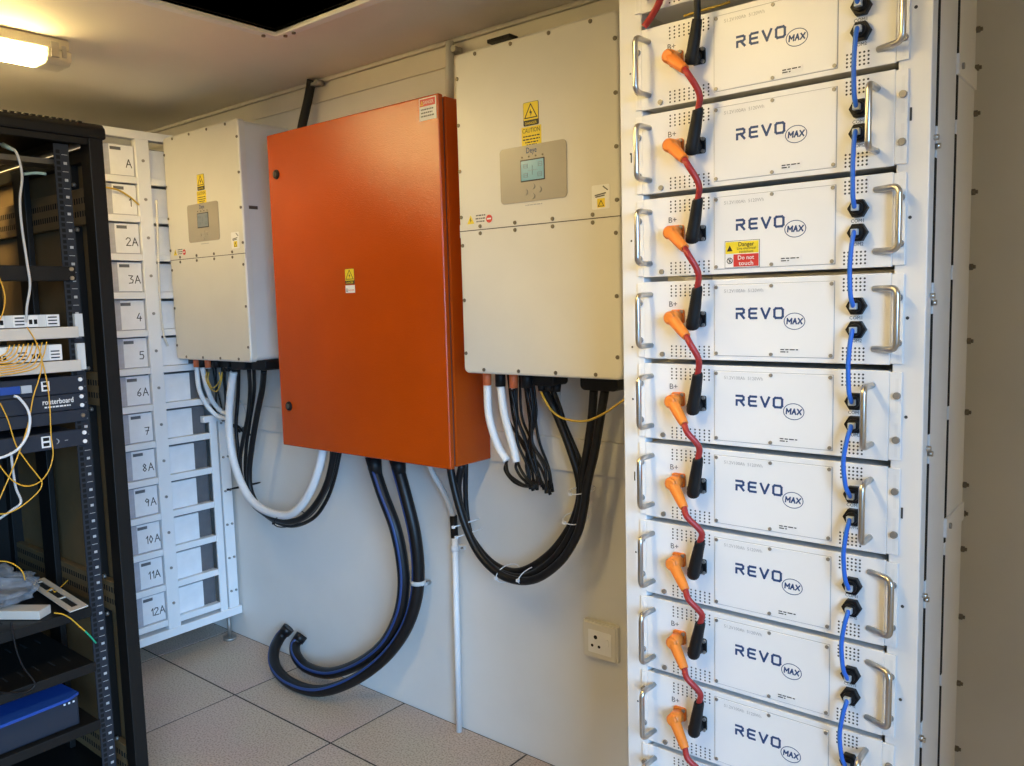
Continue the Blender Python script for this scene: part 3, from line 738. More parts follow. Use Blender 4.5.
for k, z in enumerate(ZB):
    zz0, zz1 = z + .0005, z + .120
    t = thing('battery_cell', 'white battery cell hand-marked %s on the corner shelf rack' % WORD.get(MARK[k], MARK[k]), 'battery', (LX - .15, -.55, zz0), 'marked cells on the corner rack')
    obj('case', MB().box(LX - .30, LX - .016, -.77, -.347, zz0, zz1), 'cellgray', t, bevel=.003)
    fl_ = obj('front_label', MB().box(LX - .017, LX - .013, -.442, -.349, zz0 + .004, zz1 - .002), 'cellwhite', t)
    y_ = -.4405 + random.uniform(-.004, .004)
    obj('dark_sticker', MB().box(LX - .0135, LX - .0122, y_ + (.002 if k < 12 else .0), y_ + .042, zz1 - .022, zz1 - .010), 'celldark', t)
    lines = MB()
    for q in range(6): lines.box(LX - .0163, LX - .0158, -.50, -.447, zz0 + .02 + q * .014, zz0 + .0215 + q * .014)
    obj('print_lines', lines, 'inkgray', t)
    hw = write(MB(), MARK[k], (LX - .013, {1: -.380, 2: -.401, 3: -.410}[len(MARK[k])], zz0 + .035 + random.uniform(-.006, .006)), RIGHT, .030, .0034, adv=.80)
    obj('handwriting', hw, 'stK', t)
    t = thing('battery_cell', 'unmarked white battery cell right of the one marked %s' % WORD.get(MARK[k], MARK[k]), 'battery', (LX - .15, -.2, zz0), 'unmarked cells on the corner rack')
    obj('case', MB().box(LX - .30, LX - .03, -.287, -.108, zz0, zz1 - .002), 'celldark', t, bevel=.003)
    obj('front_label', MB().box(LX - .031, LX - .020, -.2825, -.1708, zz0 + .001, zz1 - .006), 'cellwhite', t, bevel=.001)

def P0(seq, x): return [at(a, b, x=x) for a, b in seq]
tag(obj('hanging_wire', MB().tube(P0([(156.5, 200), (157.5, 225), (158.5, 260), (160.5, 308), (164, 335), (168, 346)], LX + .008), .0042, seg=8), 'trim'), 'cream wire hanging down beside the middle post of the corner rack', 'wire')
tag(obj('tan_wire', MB().tube(P0([(104, 187), (118, 190), (130, 197), (139, 205)], LX + .006), .0035, seg=8), 'ochre'), 'tan wire slanting across the cell marked one', 'wire')
# ------------------------------------------------------------------ server rack
SX, SYF, SYN, SZ = -2.19, -.89, -1.50, 1.977
sr = thing('server_rack', 'open black server rack at the left edge of the picture', 'rack', (-2.65, -1.2, 0))
def sbox(nm, a, m_='blackmetal', par=sr, bev=.002): return obj(nm, MB().box(*a), m_, par, bevel=bev)
for y0, y1 in ((SYF - .038, SYF), (SYN, SYN + .038)):
    sbox('post', (SX - .055, SX, y0, y1, .03, 1.938)); sbox('post', (-3.03, -2.98, y0, y1, .03, 1.938))
tp = obj('top_frame', MB().prism([(SX + .006, 1.935), (SX + .006, 1.962), (SX - .010, 1.978), (SX - .07, 1.978), (SX - .07, 1.935)], (0, SYF + .008, 0), (1, 0, 0), (0, 0, 1), (0, -1, 0), .626), 'blackmetal', sr, bevel=.006)
for a in ((-3.03, SX - .07, SYF - .035, SYF + .006), (-3.03, SX - .07, SYN - .006, SYN + .035), (-3.03, -2.96, SYN + .035, SYF - .035)):
    sbox('top_frame', (*a, 1.937, 1.976))
nt_ = MB()
for k in range(34):
    y = -.945 - k * .0165; nt_.box(SX - .017, SX - .004, y - .005, y + .005, 1.9735, 1.9785)
stuff(obj('top_vents', nt_, 'void', tp))
sbox('top_cover', (-2.74, SX - .068, SYN + .03, SYF - .03, 1.958, 1.966))
sbox('front_lip', (SX - .02, SX - .004, SYN, SYF - .038, 1.918, 1.936)); sbox('base', (-3.03, SX, SYN, SYF, 0, .055))
sbox('side_panel', (-3.0, -2.24, SYF - .006, SYF - .001, .05, 1.93), 'innerpanel'); sbox('side_panel', (-3.0, -2.24, SYN + .001, SYN + .006, .05, 1.93))
sbox('rear_panel', (-3.03, -3.02, SYN, SYF, .05, 1.93))
for z0, z1 in ((1.712, 1.812), (1.200, 1.295), (.590, .680), (.080, .178)):
    b = sbox('side_brace', (-2.99, -2.243, SYF - .030, SYF - .010, z0, z1), 'innerpanel')
    h_ = MB()
    for q in range(46):
        x = -2.26 - q * .0158
        for zz in (z0 + .030, z0 + .066): h_.box(x - .0042, x + .0042, SYF - .0304, SYF - .0298, zz - .008, zz + .008)
    stuff(obj('brace_slots', h_, 'void', b))
    obj('brace_bolt', MB().cyl((-2.31, SYF - .03, z1 + .012), (-2.31, SYF - .038, z1 + .012), .006, seg=8), 'zinc', sr)
    obj('brace_bolt', MB().cyl((-2.31, SYF - .03, z0 - .012), (-2.31, SYF - .038, z0 - .012), .006, seg=8), 'zinc', sr)
sbox('upper_side_rail', (-2.99, -2.243, SYF - .030, SYF - .006, 1.880, 1.915))
sbox('rear_rail', (-2.70, -2.615, SYF - .05, SYF - .032, .06, 1.90))
sbox('side_channel', (-2.345, -2.335, SYF - .03, SYF - .008, .06, 1.90))
RX = -2.215
for y0, y1, s_ in ((-1.010, -.972, 1), (-1.419, -1.381, -1)):
    r_ = obj('mounting_rail', MB().box(RX - .003, RX, y0, y1, .06, 1.915).box(RX - .045, RX - .003, (y1 - .003) if s_ > 0 else y0, y1 if s_ > 0 else y0 + .003, .06, 1.915), 'rail', sr)
    ho, mk = MB(), MB()
    yh = y0 + .010 if s_ > 0 else y1 - .010
    for q in range(124):
        z = .072 + q * .014817
        ho.box(RX - .0005, RX + .0004, yh - .0048, yh + .0048, z - .0048, z + .0048)
        if q % 3 == 1: mk.box(RX, RX + .0004, yh + s_ * .013, yh + s_ * .0215, z - .0035, z + .0035)
        if q % 3 == 2: mk.box(RX, RX + .0004, yh + s_ * .009, yh + s_ * .024, z + .0068, z + .0082)
    stuff(obj('rail_holes', ho, 'void', r_)); stuff(obj('rail_marks', mk, 'inkgray', r_))
obj('cable_tray_bar', MB().box(-2.35, -2.27, -1.42, -.975, 1.868, 1.882), 'dkscrew', sr)

def dev(nm, label, cat, z0, z1, m_, depth=.25, y0=-1.42, y1=-.985, front=RX + .006):
    t = thing(nm, label, cat, ((front - depth / 2), -1.2, z0))
    obj('chassis', MB().box(front - depth, front, -1.378, -1.0125, z0, z1), m_, t, bevel=.0015)
    fp = obj('faceplate', MB().box(RX + .0008, front + .003, y0, y1 + .003, z0 + .001, z1 - .001), m_, t, bevel=.001)
    for z in ((z0 + z1) / 2 - .012, (z0 + z1) / 2 + .012) if z1 - z0 > .04 else ((z0 + z1) / 2,):
        obj('rack_screw', MB().cyl((front + .003, y1 - .008, z), (front + .007, y1 - .008, z), .0055, seg=10), 'stW' if nm != 'blank_panel' else 'steel', fp)
    return t, front + .003
dev('blank_panel', 'black blank panel across the upper server rack', 'panel', 1.552, 1.592, 'blackmetal', .04)
def front_box(par, nm, f, ya, yb, za, zb, m_, d=.0006): return obj(nm, MB().box(f - .001, f + d, ya, yb, za, zb), m_, par)
for zt, zb_, lab in ((1.464, 1.400, 'upper white media converter tray with beige lip in the server rack'), (1.384, 1.310, 'lower white media converter tray behind the yellow fibre cords')):
    t = thing('converter_tray', lab, 'network device', (RX - .1, -1.2, zb_))
    f = RX + .012
    obj('tray_lip', MB().box(f, f + .012, -1.42, -.992, zb_, zb_ + .030), 'devbeige', t, bevel=.002)
    obj('tray_floor', MB().box(f - .2, f, -1.378, -1.0125, zb_, zb_ + .004), 'devbeige', t)
    obj('tray_ear', MB().box(RX + .001, f + .003, -.996, -.975, zb_ + .002, zt), 'devwhite', t, bevel=.001)
    for k in range(4):
        ya = -1.033 - k * .080; z0 = zb_ + .032
        c = obj('converter_card', MB().box(f - .12, f - .002, ya - .085, ya, z0, zt), 'devwhite', t, bevel=.001)
        obj('vent_cover', MB().box(f - .002, f + .001, ya - .034, ya - .002, z0 + .001, zt - .001), 'stW', c)
        for q in range(3): obj('vent_slot', MB().box(f + .0008, f + .0014, ya - .030, ya - .008, z0 + .006 + q * .0085, z0 + .0095 + q * .0085), 'devdark', c)
        pb = obj('port', MB().box(f - .002, f + .004, ya - .082, ya - .056, z0 + .001, zt - .002), 'stW', c)
        for q in range(2): obj('port_opening', MB().box(f + .0035, f + .0046, ya - .078 + q * .012, ya - .070 + q * .012, z0 + .008, z0 + .020), 'void', c)
        obj('circuit_board', MB().box(f - .12, f, ya - .100, ya - .088, z0 + .001, z0 + .02), 'green', c)
def switch(nm, label, z0, z1):
    t, f = dev(nm, label, 'network device', z0, z1, 'devdark'); return t, f
t, f = switch('network_switch', 'dark rack device with two white-framed ports, above the lettered one', 1.250, 1.297)
pf = obj('port_frame', MB().box(f, f + .002, -1.092, -1.072, 1.262, 1.288), 'stW', t)
for z in (1.266, 1.278): obj('port_opening', MB().box(f + .0015, f + .0026, -1.088, -1.076, z, z + .008), 'void', t)
obj('port_block', MB().box(f, f + .006, -1.20, -1.145, 1.262, 1.282), 'bluesheet', t); obj('port_block', MB().box(f, f + .008, -1.143, -1.118, 1.262, 1.282), 'plug', t)
t, f = switch('router', 'dark rack router with white lettering', 1.205, 1.249)
obj('lettering', text_mb('routerboard', .020, (f, -1.092, 1.226), RIGHT, width=.078, bold=.015), 'stW', t)
obj('fine_print', dashes([(-1.088, 1.2165, .066)], (f, 0, 0), RIGHT, th=.004), 'stW', t)
switch('blank_panel', 'plain dark panel directly under the lettered router', 1.170, 1.204)
t, f = switch('network_switch', 'lowest dark rack device with two ports, above the black cavity', 1.104, 1.150)
pf = obj('port_frame', MB().box(f, f + .002, -1.103, -1.080, 1.112, 1.142), 'stW', t)
for z in (1.116, 1.130): obj('port_opening', MB().box(f + .0015, f + .0026, -1.099, -1.084, z, z + .009), 'void', t)
obj('lettering', text_mb(') -', .016, (f, -1.066, 1.121), RIGHT, width=.03), 'inkgray', t)

def shelf(z, label, sl=True):
    t = thing('rack_shelf', label, 'shelf', (-2.45, -1.2, z))
    obj('shelf_plate', MB().box(-2.70, RX + .004, -1.378, -1.0125, z - .003, z), 'blackmetal', t, bevel=.001)
    obj('front_lip', MB().box(RX + .001, RX + .006, -1.42, -1.008, z - .028, z), 'blackmetal', t, bevel=.002)
    for q in range(8):
        for x in (-2.30, -2.50):
            y = -1.05 - q * .04
            obj('slot', MB().box(x - .022, x + .022, y - .0025, y + .0025, z, z + .0005), 'void', t)
    return t
shelf(.648, 'upper black rack shelf under the plastic bag and white parts')
shelf(.488, 'middle black slotted rack shelf, above the blue sheet')
shelf(.318, 'lowest black slotted rack shelf under the dark device')
t = thing('rack_device', 'dark device lying on the lowest rack shelf', 'network device', (-2.4, -1.2, .318))
obj('case', MB().box(-2.62, RX - .012, -1.372, -1.055, .3192, .405), 'devdark', t, bevel=.006)
for k in range(3): obj('indicator', MB().box(RX - .0125, RX - .0110, -1.095 + k * .012, -1.090 + k * .012, .388, .393), 'stW', t)
tag(obj('blue_sheet', MB().prism([(-2.32, -1.062), (-2.225, -1.055), (-2.205, -1.09), (-2.190, -1.372), (-2.32, -1.372)], (0, 0, .4055), (1, 0, 0), (0, 1, 0), (0, 0, 1), .008), 'bluesheet'), 'bright blue sheet lying on the dark device in the rack', 'sheet')
# clutter on the upper shelf
t = thing('fascia_plate', 'white slotted fascia plate lying askew on the upper rack shelf', 'panel', (-2.35, -1.03, .66))
c0, c1, c2, c3 = [Vector((-2.531, -1.054, .662)), Vector((-2.539, -1.006, .662)), Vector((-2.165, -1.035, .668)), Vector((-2.155, -1.087, .668))]
ax = (c3 - c0).normalized(); ay = (c1 - c0).normalized(); nz_ = ax.cross(ay).normalized(); Lw = (c3 - c0).length
mb = MB()
for a in ((0, Lw, 0, .016), (0, Lw, .036, .052), (0, .03, .016, .036), (Lw - .03, Lw, .016, .036), (.13, .138, .016, .036), (.235, .243, .016, .036)):
    mb.prism([(a[0], a[2]), (a[1], a[2]), (a[1], a[3]), (a[0], a[3])], c0, ax, ay, nz_, .003)
obj('plate', mb, 'devbeige', t)
obj('slot_insert', MB().prism([(.03, .016), (Lw - .03, .016), (Lw - .03, .036), (.03, .036)], c0 - nz_ * .004, ax, ay, nz_, .002), 'void', t)
tag(obj('white_bar', MB().prism([(-2.402, -1.266), (-2.222, -1.138), (-2.251, -1.097), (-2.431, -1.225)], (0, 0, .6492), (1, 0, 0), (0, 1, 0), (0, 0, 1), .024), 'devbeige', bevel=.002), 'white bar lying askew at the front of the upper rack shelf', 'bar')
bm = bmesh.new(); bmesh.ops.create_icosphere(bm, subdivisions=4, radius=1)
from mathutils import noise
for v in bm.verts:
    p = v.co.copy(); n_ = noise.fractal(p * 2.3, 1.0, 2.0, 4) * .30 + abs(noise.noise(p * 6)) * .16
    v.co = Vector((p.x * .13, p.y * .17, max(p.z, -.55) * .056)) * (1 + n_) + Vector((-2.42, -1.25, .705))
    v.co.x = min(v.co.x, -2.25)
    sd_ = (v.co.x + 2.402) * -.579 + (v.co.y + 1.266) * .815
    v.co.z = max(v.co.z, .6745 if -.02 < sd_ < .07 else .6495)
me = D.meshes.new('plastic_bag'); bm.to_mesh(me); bm.free(); me.materials.append(MT['bag'])
bg_ = D.objects.new('plastic_bag', me); COL.objects.link(bg_)
tag(bg_, 'crumpled clear plastic bag on the upper rack shelf', 'bag')
def cable(nm, pts, r, m_, label, cat='cable', group=None, **k): return tag(obj(nm, MB().tube(pts, r, **k), m_), label, cat, group)
def P(seq, **k): return [at(a, b, **k) for a, b in seq]
X0 = RX + .03
t = cable('network_cable', [at(a, b, x=q) for a, b, q in ((-6, 141, X0 - .1), (6, 147, X0 - .05), (16, 152, X0 - .01), (22, 175, X0), (20, 200, X0), (22, 228, X0), (27, 262, X0), (30, 285, X0), (27, 306, X0), (26, 322, X0 - .012))], .0032, 'graycond', 'grey cord hanging down the upper server rack')
tag(obj('plug_boot', MB().cyl(at(3, 145, x=X0 - .06), at(14, 150, x=X0 - .02), .007, .004, seg=10), 'mint'), 'pale mint plug boot at the top of the grey cord', 'plug')
cable('network_cable', P([(24, 174), (36, 173), (46, 174)], x=X0 - .08), .004, 'mint', 'pale mint plug behind the grey cord in the upper rack')
fib = [
 ('hanging to the left of the converter trays', [(-5, 270), (1, 282), (5, 297), (3, 312), (-3, 325)]),
 ('crossing in front of both trays and looping to the right', [(27, 327), (35, 340), (40, 352), (42, 365), (38, 382), (33, 398), (28, 425), (20, 450), (10, 475), (-3, 505)]),
 ('dropping from the trays and swinging in a wide loop', [(40, 352), (44, 368), (48, 388), (50, 410), (51, 435), (53, 455), (48, 472), (38, 483), (25, 486), (12, 480), (0, 466), (-6, 455)]),
 ('with a sharp kink at lower right', [(0, 403), (8, 420), (16, 445), (27, 462), (38, 476), (42, 483), (38, 492), (22, 506), (8, 513), (-4, 514)]),
]
for lab, p in fib: cable('fibre_cable', P(p, x=X0), .0016, 'yellow', 'yellow fibre cord ' + lab, 'cable', 'yellow fibre cords in the server rack', seg=8)
for k in range(9):
    a0 = 10 + k * 4.6
    cable('fibre_cable', P([(a0, 345 - k * .4), (a0 - 4, 353 + k * .5), (a0 - 14, 358 + k * 1.4), (-6, 356 + k * 2.6)], x=X0 - .004 + k * .0015), .0016, 'yellow', 'yellow fibre cord bundled along the lower converter tray', 'cable', 'bundled yellow fibre cords', seg=8)
cable('network_cable', P([(14, 396), (19, 398), (27, 408), (30, 420), (27, 436), (18, 449), (6, 456), (-5, 459)], x=X0 + .005), .0034, 'whitecond', 'white network cord curling below the lettered router')
cable('network_cable', P([(11, 452), (13, 470), (16, 488), (21, 502), (12, 510), (-4, 521)], x=X0 - .01), .0032, 'graycond', 'grey network cord hanging in the dark cavity of the rack')
cable('fibre_cable', P([(-4, 561), (8, 562), (18, 567), (23, 573), (25, 580)], x=X0 - .12), .0016, 'yellow', 'yellow fibre cord arching behind the plastic bag', 'cable', 'yellow fibre cords in the server rack', seg=8)
cable('fibre_cable', P([(54, 613), (62, 614), (70, 618), (78, 625), (86, 632)], x=X0 - .01), .0017, 'yellow', 'yellow fibre cord end hanging over the shelf edge', 'cable', 'yellow fibre cords in the server rack', seg=8)
cable('fibre_cable', P([(85, 631), (90, 636), (96, 643)], x=X0 - .008), .0024, 'greencord', 'green tip of the fibre cord by the rack rail')
cable('fibre_cable', [at(a, b, x=q) for a, b, q in ((47, 592, -2.38), (52, 588, -2.40), (55, 592, -2.36), (62, 586, -2.42), (68, 580, -2.45))], .0015, 'yellow', 'short yellow fibre cord threaded through the fascia plate', 'cable', 'yellow fibre cords in the server rack', seg=8)
cable('power_cable', P([(11, 622), (13, 634), (17, 652), (24, 668), (32, 678), (35, 685), (28, 691), (15, 693), (-4, 692)], x=-2.20), .0026, 'blackcable', 'thin black cord drooping from the upper rack shelf')

# ------------------------------------------------------------------ cables under the left inverter
def PD(seq): return [at(a, b, y=q) for a, b, q in seq]
zi = 1.262
def drop(u, x0): return Vector((x0 + u, -.135, 1.225))
XA = -3.082
def layer(seq, y, y0=None, z0=None, z1=None):
    """a cable that hangs in its own plane y; it leaves its gland at depth y0, height z0"""
    p = [at(a, b, y=y) for a, b in seq]
    if y0 is not None: p[0] = at(*seq[0], y=y0)
    if z0 is not None: p[0].z = z0
    if z1 is not None: p[-1].z = z1
    return p
def stub(px, py, z, seq):
    q = at(px, py, y=-.175); return [Vector((q.x, -.175, z))] + PD(seq)
cable('corrugated_conduit', stub(196.6, 366, 1.2286, [(199, 388, -.165), (206, 404, -.135), (216, 415, -.105), (224, 418, -.098), (231, 418, -.098)]), .0090, 'whitecond', 'white corrugated conduit curving from the outer sleeve of the left inverter', 'conduit', ribs=.0075, rib_h=.0015)
cable('corrugated_conduit', stub(202, 366, 1.2286, [(206.5, 386, -.155), (213, 402, -.110), (221, 411, -.074), (226, 413, -.070), (231, 413, -.070)]), .0090, 'whitecond', 'white corrugated conduit curving from the inner sleeve of the left inverter', 'conduit', ribs=.0075, rib_h=.0015)
cable('corrugated_conduit', layer([(233.5, 372), (231.5, 385), (229, 415), (230.5, 445), (237, 472), (247, 494), (258, 506), (272, 513), (288, 515), (300, 507), (311, 490), (319, 468), (324, 452)], -.142, None, None, .9655), .0145, 'whitecond', 'long white corrugated conduit looping from left inverter to orange cabinet', 'conduit', ribs=.008, rib_h=.0020)
loops = [
 ('thick outer', .0120, -.107, -.135, [(264, 372), (262, 390), (257, 415), (252, 445), (249, 475), (252, 495), (263, 512), (282, 521), (300, 519), (316, 504), (328, 480), (336, 455)]),
 ('slim middle', .0085, -.083, -.130, [(249, 372), (250, 390), (248, 415), (243, 440), (240, 462), (243, 485), (255, 507), (278, 520), (300, 519), (318, 503), (331, 478), (340, 456)]),
 ('rearmost', .0078, -.063, -.100, [(239, 372), (238, 395), (236, 425), (238, 450), (242, 478), (250, 499), (266, 514), (288, 523), (308, 516), (322, 498), (330, 475), (333, 456)]),
 ('lowest hanging', .0075, -.044, -.100, [(254, 372), (254, 392), (250, 420), (246, 450), (246, 478), (254, 503), (272, 520), (292, 526), (312, 519), (325, 503), (334, 480), (343, 456)]),
]
for lab, r, y_, y0_, p in loops: cable('power_cable', layer(p, y_, y0_, 1.2260, .9655), r, 'blackcable', lab + ' black cable looping from left inverter to orange cabinet', 'cable', 'black cables from the left inverter')
def tie(nm, c, n, R_, m_, label, w_=.005, depth=.05):
    c = Vector(c); n = Vector(n).normalized(); v = Vector((0, 1, 0)); u = v.cross(n).normalized()
    P_ = [c + (u * math.cos(2 * math.pi * k / 20) * R_ + v * math.sin(2 * math.pi * k / 20) * depth) for k in range(21)]
    return tag(obj(nm, MB().tube(P_, w_ * .45, seg=6, sub=1).box(c.x - .004, c.x + .004, c.y - depth - .006, c.y - depth + .002, c.z - .004, c.z + .004), m_), label, 'cable tie')
tie('cable_tie', at(244.5, 486, y=-.098), (.35, 0, -1), .026, 'black', 'black cable tie on the descending cables of the left loop', depth=.074)
tie('cable_tie', at(290, 519, y=-.098), (1, 0, .1), .028, 'black', 'black cable tie at the bottom of the left cable loop', depth=.074)
# thin solar leads, left
for k in range(5):
    a = 207 + k * 4.4
    cable('solar_lead', layer([(a, 366), (a + 1 + (k % 2) * 3, 385), (a + 5, 404), (a * .4 + 134 + k, 413), (223 + k * 1.2, 421)], -.056 + k * .0095, None, 1.2640), .0036, 'blackcable', 'thin black solar lead hanging under the left inverter', 'cable', 'solar leads under the left inverter', seg=8)
for k in range(3):
    p0 = at(233 + k * 5, 425 + k * 1.5, y=-.020); p1 = at(240 + k * 5, 432 + k * 1.5, y=-.020)
    tag(obj('lead_connector', MB().cyl(p0, p1, .0060, .0045, seg=10), 'black'), 'black plug connector hanging below the left inverter', 'connector', 'plug connectors below the left inverter')
cable('earth_wire', layer([(207, 372), (206, 379), (211, 389), (217, 391), (221, 382), (222, 372)], -.196), .0026, 'ochre', 'yellow wire looping under the left inverter', 'wire')
cable('earth_wire', layer([(209, 372), (208, 380), (213, 388), (220, 380), (219, 372)], -.203), .0024, 'ochre', 'second yellow wire nested inside the yellow loop under the left inverter', 'wire')
cable('white_wire', layer([(236, 398), (241, 402), (245, 410), (246, 418)], -.0165), .0026, 'graycond', 'thin pale wire arcing beside the left white conduit', 'wire')

# ------------------------------------------------------------------ cables under the right inverter
cable('corrugated_conduit', stub(487.3, 385, 1.2246, [(488.5, 412, -.182), (493, 432, -.185), (499, 448, -.185), (507, 461, -.185)]), .0118, 'whitecond', 'white conduit stub nearest the orange cabinet under the right inverter', 'conduit')
cable('corrugated_conduit', stub(500.5, 385, 1.2236, [(504, 412, -.182), (509, 432, -.185), (514, 450, -.185), (516.5, 462, -.185)]), .0118, 'whitecond', 'second white conduit stub under the right inverter', 'conduit')
def lead(pts, label, group, r=.0042):
    t = thing('solar_lead', label, 'cable', pts[0], group)
    obj('wire', MB().tube(pts, r, seg=8), 'blackcable', t)
    n = (pts[-1] - pts[-2]).normalized()
    obj('plug_connector', MB().cyl(pts[-1] - n * .014, pts[-1] + n * .012, .0056, .0050, seg=8), 'black', t)
ends = [(530, 485), (527, 482), (534, 484), (537, 486), (541, 483), (546, 489), (549, 491), (552, 488), (532, 487), (543, 486), (539, 481), (550, 485)]
for k in range(12):
    a = (511, 526, 514, 529, 517, 532, 503, 523, 508, 520, 527, 531)[k]; e_ = ends[(k * 5) % 12]
    j = random.uniform(-3, 3)
    lead(layer([(a, 384), (a + 3 + j, 415), (a + (e_[0] - a) * .45 - j, 442), (a + (e_[0] - a) * .8 + j, 468), e_], -.158 + k * .0118, None, 1.2635 if k > 2 else 1.214), 'thin black solar lead hanging under the right inverter', 'solar leads under the right inverter')
for k, s_ in enumerate(([(507, 461), (505, 470), (513, 481), (523, 486), (530, 486)], [(516.5, 462), (516, 468), (521, 477), (529, 484)], [(518, 463), (521, 470), (527, 479), (534, 485)], [(506, 462), (509, 474), (522, 484), (532, 487)])):
    lead(layer(s_, -.172 - k * .0118, -.185), 'black solar lead leaving the end of a white conduit stub', 'solar leads from the conduit stubs')
big = [
 ('innermost', .0110, -.104, -.125, 1.2120, [(545, 392), (553, 407), (562, 428), (572, 455), (579, 480), (579, 502), (569, 528), (548, 555), (520, 571), (495, 565), (474, 542), (462, 515), (453, 485), (449, 470)]),
 ('left of the pair', .0118, -.130, -.135, 1.2260, [(594, 396), (592, 415), (588, 445), (583, 475), (581, 502), (573, 530), (553, 560), (525, 577), (497, 571), (477, 550), (464, 520), (458, 490), (462, 469)]),
 ('right of the pair', .0122, -.156, -.150, 1.2260, [(605, 396), (600, 420), (594, 455), (587, 485), (584, 508), (577, 535), (560, 562), (533, 580), (505, 577), (482, 558), (467, 530), (456, 495), (450, 471)]),
 ('slim outer', .0085, -.080, -.108, 1.2120, [(553, 392), (560, 410), (564, 424), (573, 445), (583, 470), (586, 490), (581, 520), (565, 548), (540, 572), (512, 576), (488, 562), (472, 538), (466, 505), (466, 468)]),
]
for lab, r, y_, y0_, z0_, p in big: cable('power_cable', layer(p, y_, y0_, z0_, .9655), r, 'blackcable', lab + ' black cable looping from right inverter to orange cabinet', 'cable', 'black cables from the right inverter')
for a, b, n, lab in ((576, 518, (.5, 0, 1), 'upper right'), (582, 490, (.1, 0, 1), 'topmost'), (508, 573, (1, 0, .15), 'bottom'), (530, 575, (1, 0, -.2), 'bottom right'), (466, 523, (.35, 0, -1), 'left'), (469, 533, (.4, 0, -1), 'lower left')):
    tie('cable_tie', at(a, b, y=-.118), n, .024, 'whitecond', 'white cable tie at the %s of the right cable loop' % lab, .0035, .056)
cable('earth_wire', PD([(541, 392, -.185), (545, 400, -.19), (552, 411, -.19), (565, 419, -.19), (585, 421, -.19), (603, 414, -.19), (618, 404, -.185), (632, 394, -.17)]), .0030, 'ochre', 'yellow wire swinging from right inverter behind the battery rack', 'wire')
cable('white_wire', PD([(560, 392, -.05), (560, 400, -.05), (561, 408, -.045), (565, 418, -.03)]), .003, 'graycond', 'thin pale wire at the right inverter gland', 'wire')

# ------------------------------------------------------------------ big hoses
def hose(pts, label, r=.0215, stripe=0.95):
    for p_ in pts: p_.z = max(p_.z, .0235)
    t = thing('black_hose', label, 'hose', pts[-1], 'thick black hoses under the orange cabinet')
    a = pts[0]
    obj('gland', MB().cyl((a.x, a.y, OZ0 + .001), (a.x, a.y, OZ0 - .022), .031, .029, seg=20).cyl((a.x, a.y, OZ0 - .022), a + (pts[1] - a).normalized() * .035, .029, .020, seg=20), 'black', t)
    h_ = obj('hose_body', MB().tube(pts, r, seg=18, sub=10), 'blackcable', t)
    S = spline(pts, 10); off = []
    for i, p in enumerate(S):
        tg = (S[min(i + 1, len(S) - 1)] - S[max(i - 1, 0)]).normalized()
        vw = (Vector((-.55, -1.0, .45)) + Vector((1, 0, 0)) * stripe).normalized(); vw = (vw - tg * vw.dot(tg)).normalized()
        off.append(p + vw * (r - .0040))
    obj('blue_stripe', MB().tube(off, .0062, seg=10, sub=1), 'hoseblue', t)
    obj('hose_end', MB().cyl(pts[-1] - (pts[-1] - pts[-2]).normalized() * .03, pts[-1], r * 1.12, r * 1.2, seg=16), 'blackcable', t)
    return t
hose(PD([(373.5, 466, -.10), (383, 495, -.105), (395, 527, -.105), (402, 560, -.10), (403.5, 590, -.10), (398, 618, -.10), (383, 645, -.10), (358, 664, -.10), (330, 673, -.10), (308, 668, -.10), (297, 657, -.095), (295, 645, -.06), (302, 635, -.026)]), 'inner black hose with blue stripe curling from orange cabinet to the wall')
hose(PD([(397.5, 466, -.085), (406, 497, -.088), (415, 535, -.085), (418.5, 572, -.08), (415, 604, -.085), (403, 634, -.10), (381, 661, -.12), (350, 682, -.15), (318, 691, -.18), (291, 685, -.185), (276, 668, -.165), (274, 652, -.12), (280, 638, -.06), (289, 627.5, -.028)]), 'outer black hose lying on the floor, curling from orange cabinet to wall', stripe=-.1)
c = at(418, 582, y=-.08)
t = thing('hose_clamp', 'grey wall clamp holding the outer black hose', 'clamp', (c.x, -.02, c.z))
obj('band', MB().cyl((c.x, c.y, c.z - .007), (c.x, c.y, c.z + .007), .0262, seg=20), 'graycond', t)
q = at(432, 581, y=0)
obj('arm', MB().tube([(c.x + .027, c.y - .005, c.z), ((c.x + q.x) / 2, -.06, q.z), (q.x, -.008, q.z)], .006, seg=8), 'graycond', t)
obj('bolt', MB().cyl((q.x, -.012, q.z), (q.x, -.03, q.z), .008, seg=6), 'zinc', t)

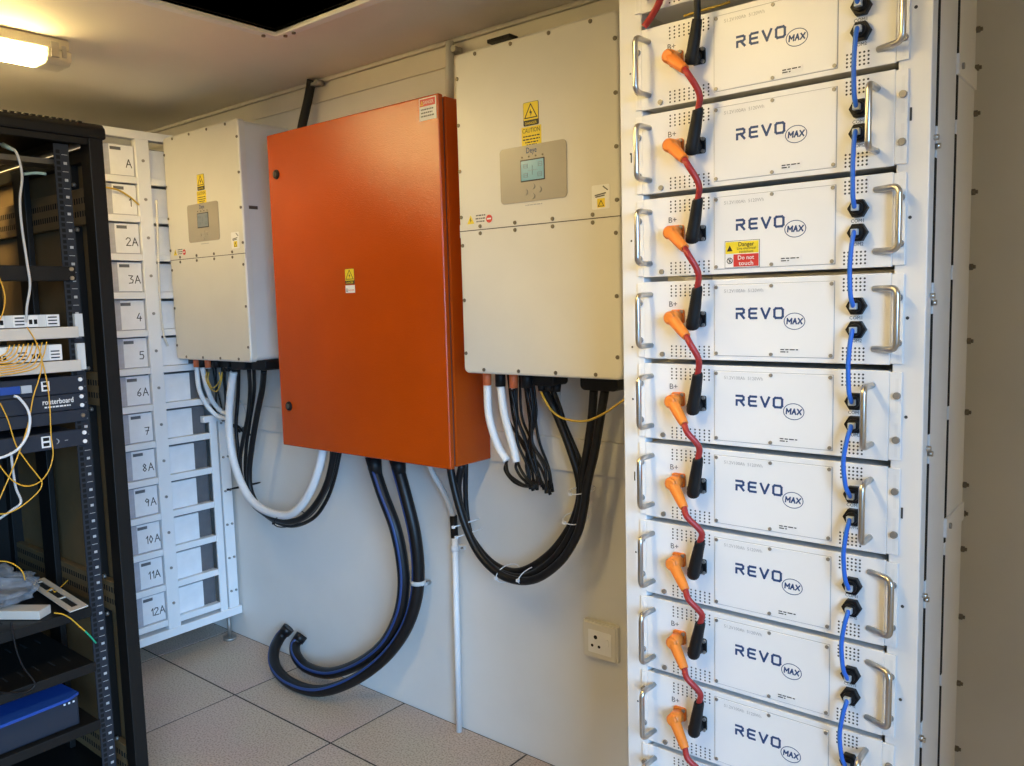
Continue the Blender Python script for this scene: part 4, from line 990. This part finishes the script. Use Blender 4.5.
# ------------------------------------------------------------------ pipe, socket, strap
t = thing('conduit_pipe', 'thin white vertical pipe running down the wall to the floor', 'pipe', (-1.745, -.03, 0))
obj('pipe', MB().cyl((-1.745, -.03, .0005), (-1.735, -.03, .69), .0105, seg=14), 'whitecond', t)
obj('coupling', MB().cyl((-1.7355, -.03, .685), (-1.738, -.03, .76), .0125, seg=14), 'black', t)
obj('flexible_tail', MB().tube([(-1.738, -.03, .75), (-1.760, -.045, .83), (-1.785, -.075, .91), (-1.79, -.09, .962)], .010, seg=12), 'graycond', t)
sd = obj('saddle', MB().cyl((-1.7365, -.03, .640), (-1.7365, -.03, .656), .0135, seg=14).box(-1.752, -1.712, -.012, -.0005, .640, .656), 'whitecond', t)
obj('screw', MB().cyl((-1.718, -.012, .648), (-1.718, -.018, .648), .004, seg=8), 'zinc', sd)
sx0, sx1, sz0, sz1 = -1.231, -1.111, .4045, .518
t = thing('wall_socket', 'white three-pin wall socket with switch beside the battery rack', 'socket', (-1.171, 0, .461))
obj('back_box', MB().rrect(sx0, sx1, sz0, sz1, -.016, -.0005, .006), 'inv', t)
fpn = obj('faceplate', MB().rrect(sx0 + .004, sx1 - .004, sz0 + .004, sz1 - .004, -.021, -.015, .006, bev=.003), 'inv', t)
obj('insert', MB().rrect(sx0 + .022, sx1 - .018, sz0 + .02, sz1 - .024, -.0225, -.020, .003), 'stW', fpn)
for dx, dz, r in ((-.012, .012, .0062), (-.024, -.015, .0045), (0, -.015, .0045)):
    obj('pin_hole', MB().cyl((-1.171 + dx, -.0222, .461 + dz), (-1.171 + dx, -.0229, .461 + dz), r, seg=14), 'void', fpn)
obj('switch', MB().rrect(-1.150, -1.138, .452, .474, -.0255, -.021, .002), 'stW', fpn)
t = thing('cable_strap', 'black strap rising from the orange cabinet to the ceiling', 'cable', (-2.39, -.02, 2.07))
obj('strap', MB().tube([(-2.450, -.045, 2.074), (-2.427, -.042, 2.137), (-2.392, -.038, 2.22), (-2.372, -.034, 2.285)], .0165, seg=12), 'black', t)
obj('clamp', MB().cyl((-2.330, -.017, 2.270), (-2.330, -.05, 2.268), .011, seg=10).box(-2.38, -2.322, -.045, -.017, 2.262, 2.272), 'zinc', t)
t = thing('conduit_pipe', 'short grey pipe between orange cabinet and right inverter at the ceiling', 'pipe', (-1.69, -.04, 2.07))
obj('pipe', MB().cyl((-1.690, -.035, 2.0740), (-1.680, -.035, 2.275), .013, seg=14), 'graycond', t)
obj('clamp', MB().cyl((-1.655, -.02, 2.245), (-1.655, -.05, 2.245), .010, seg=10).box(-1.70, -1.645, -.03, -.017, 2.236, 2.252), 'zinc', t)
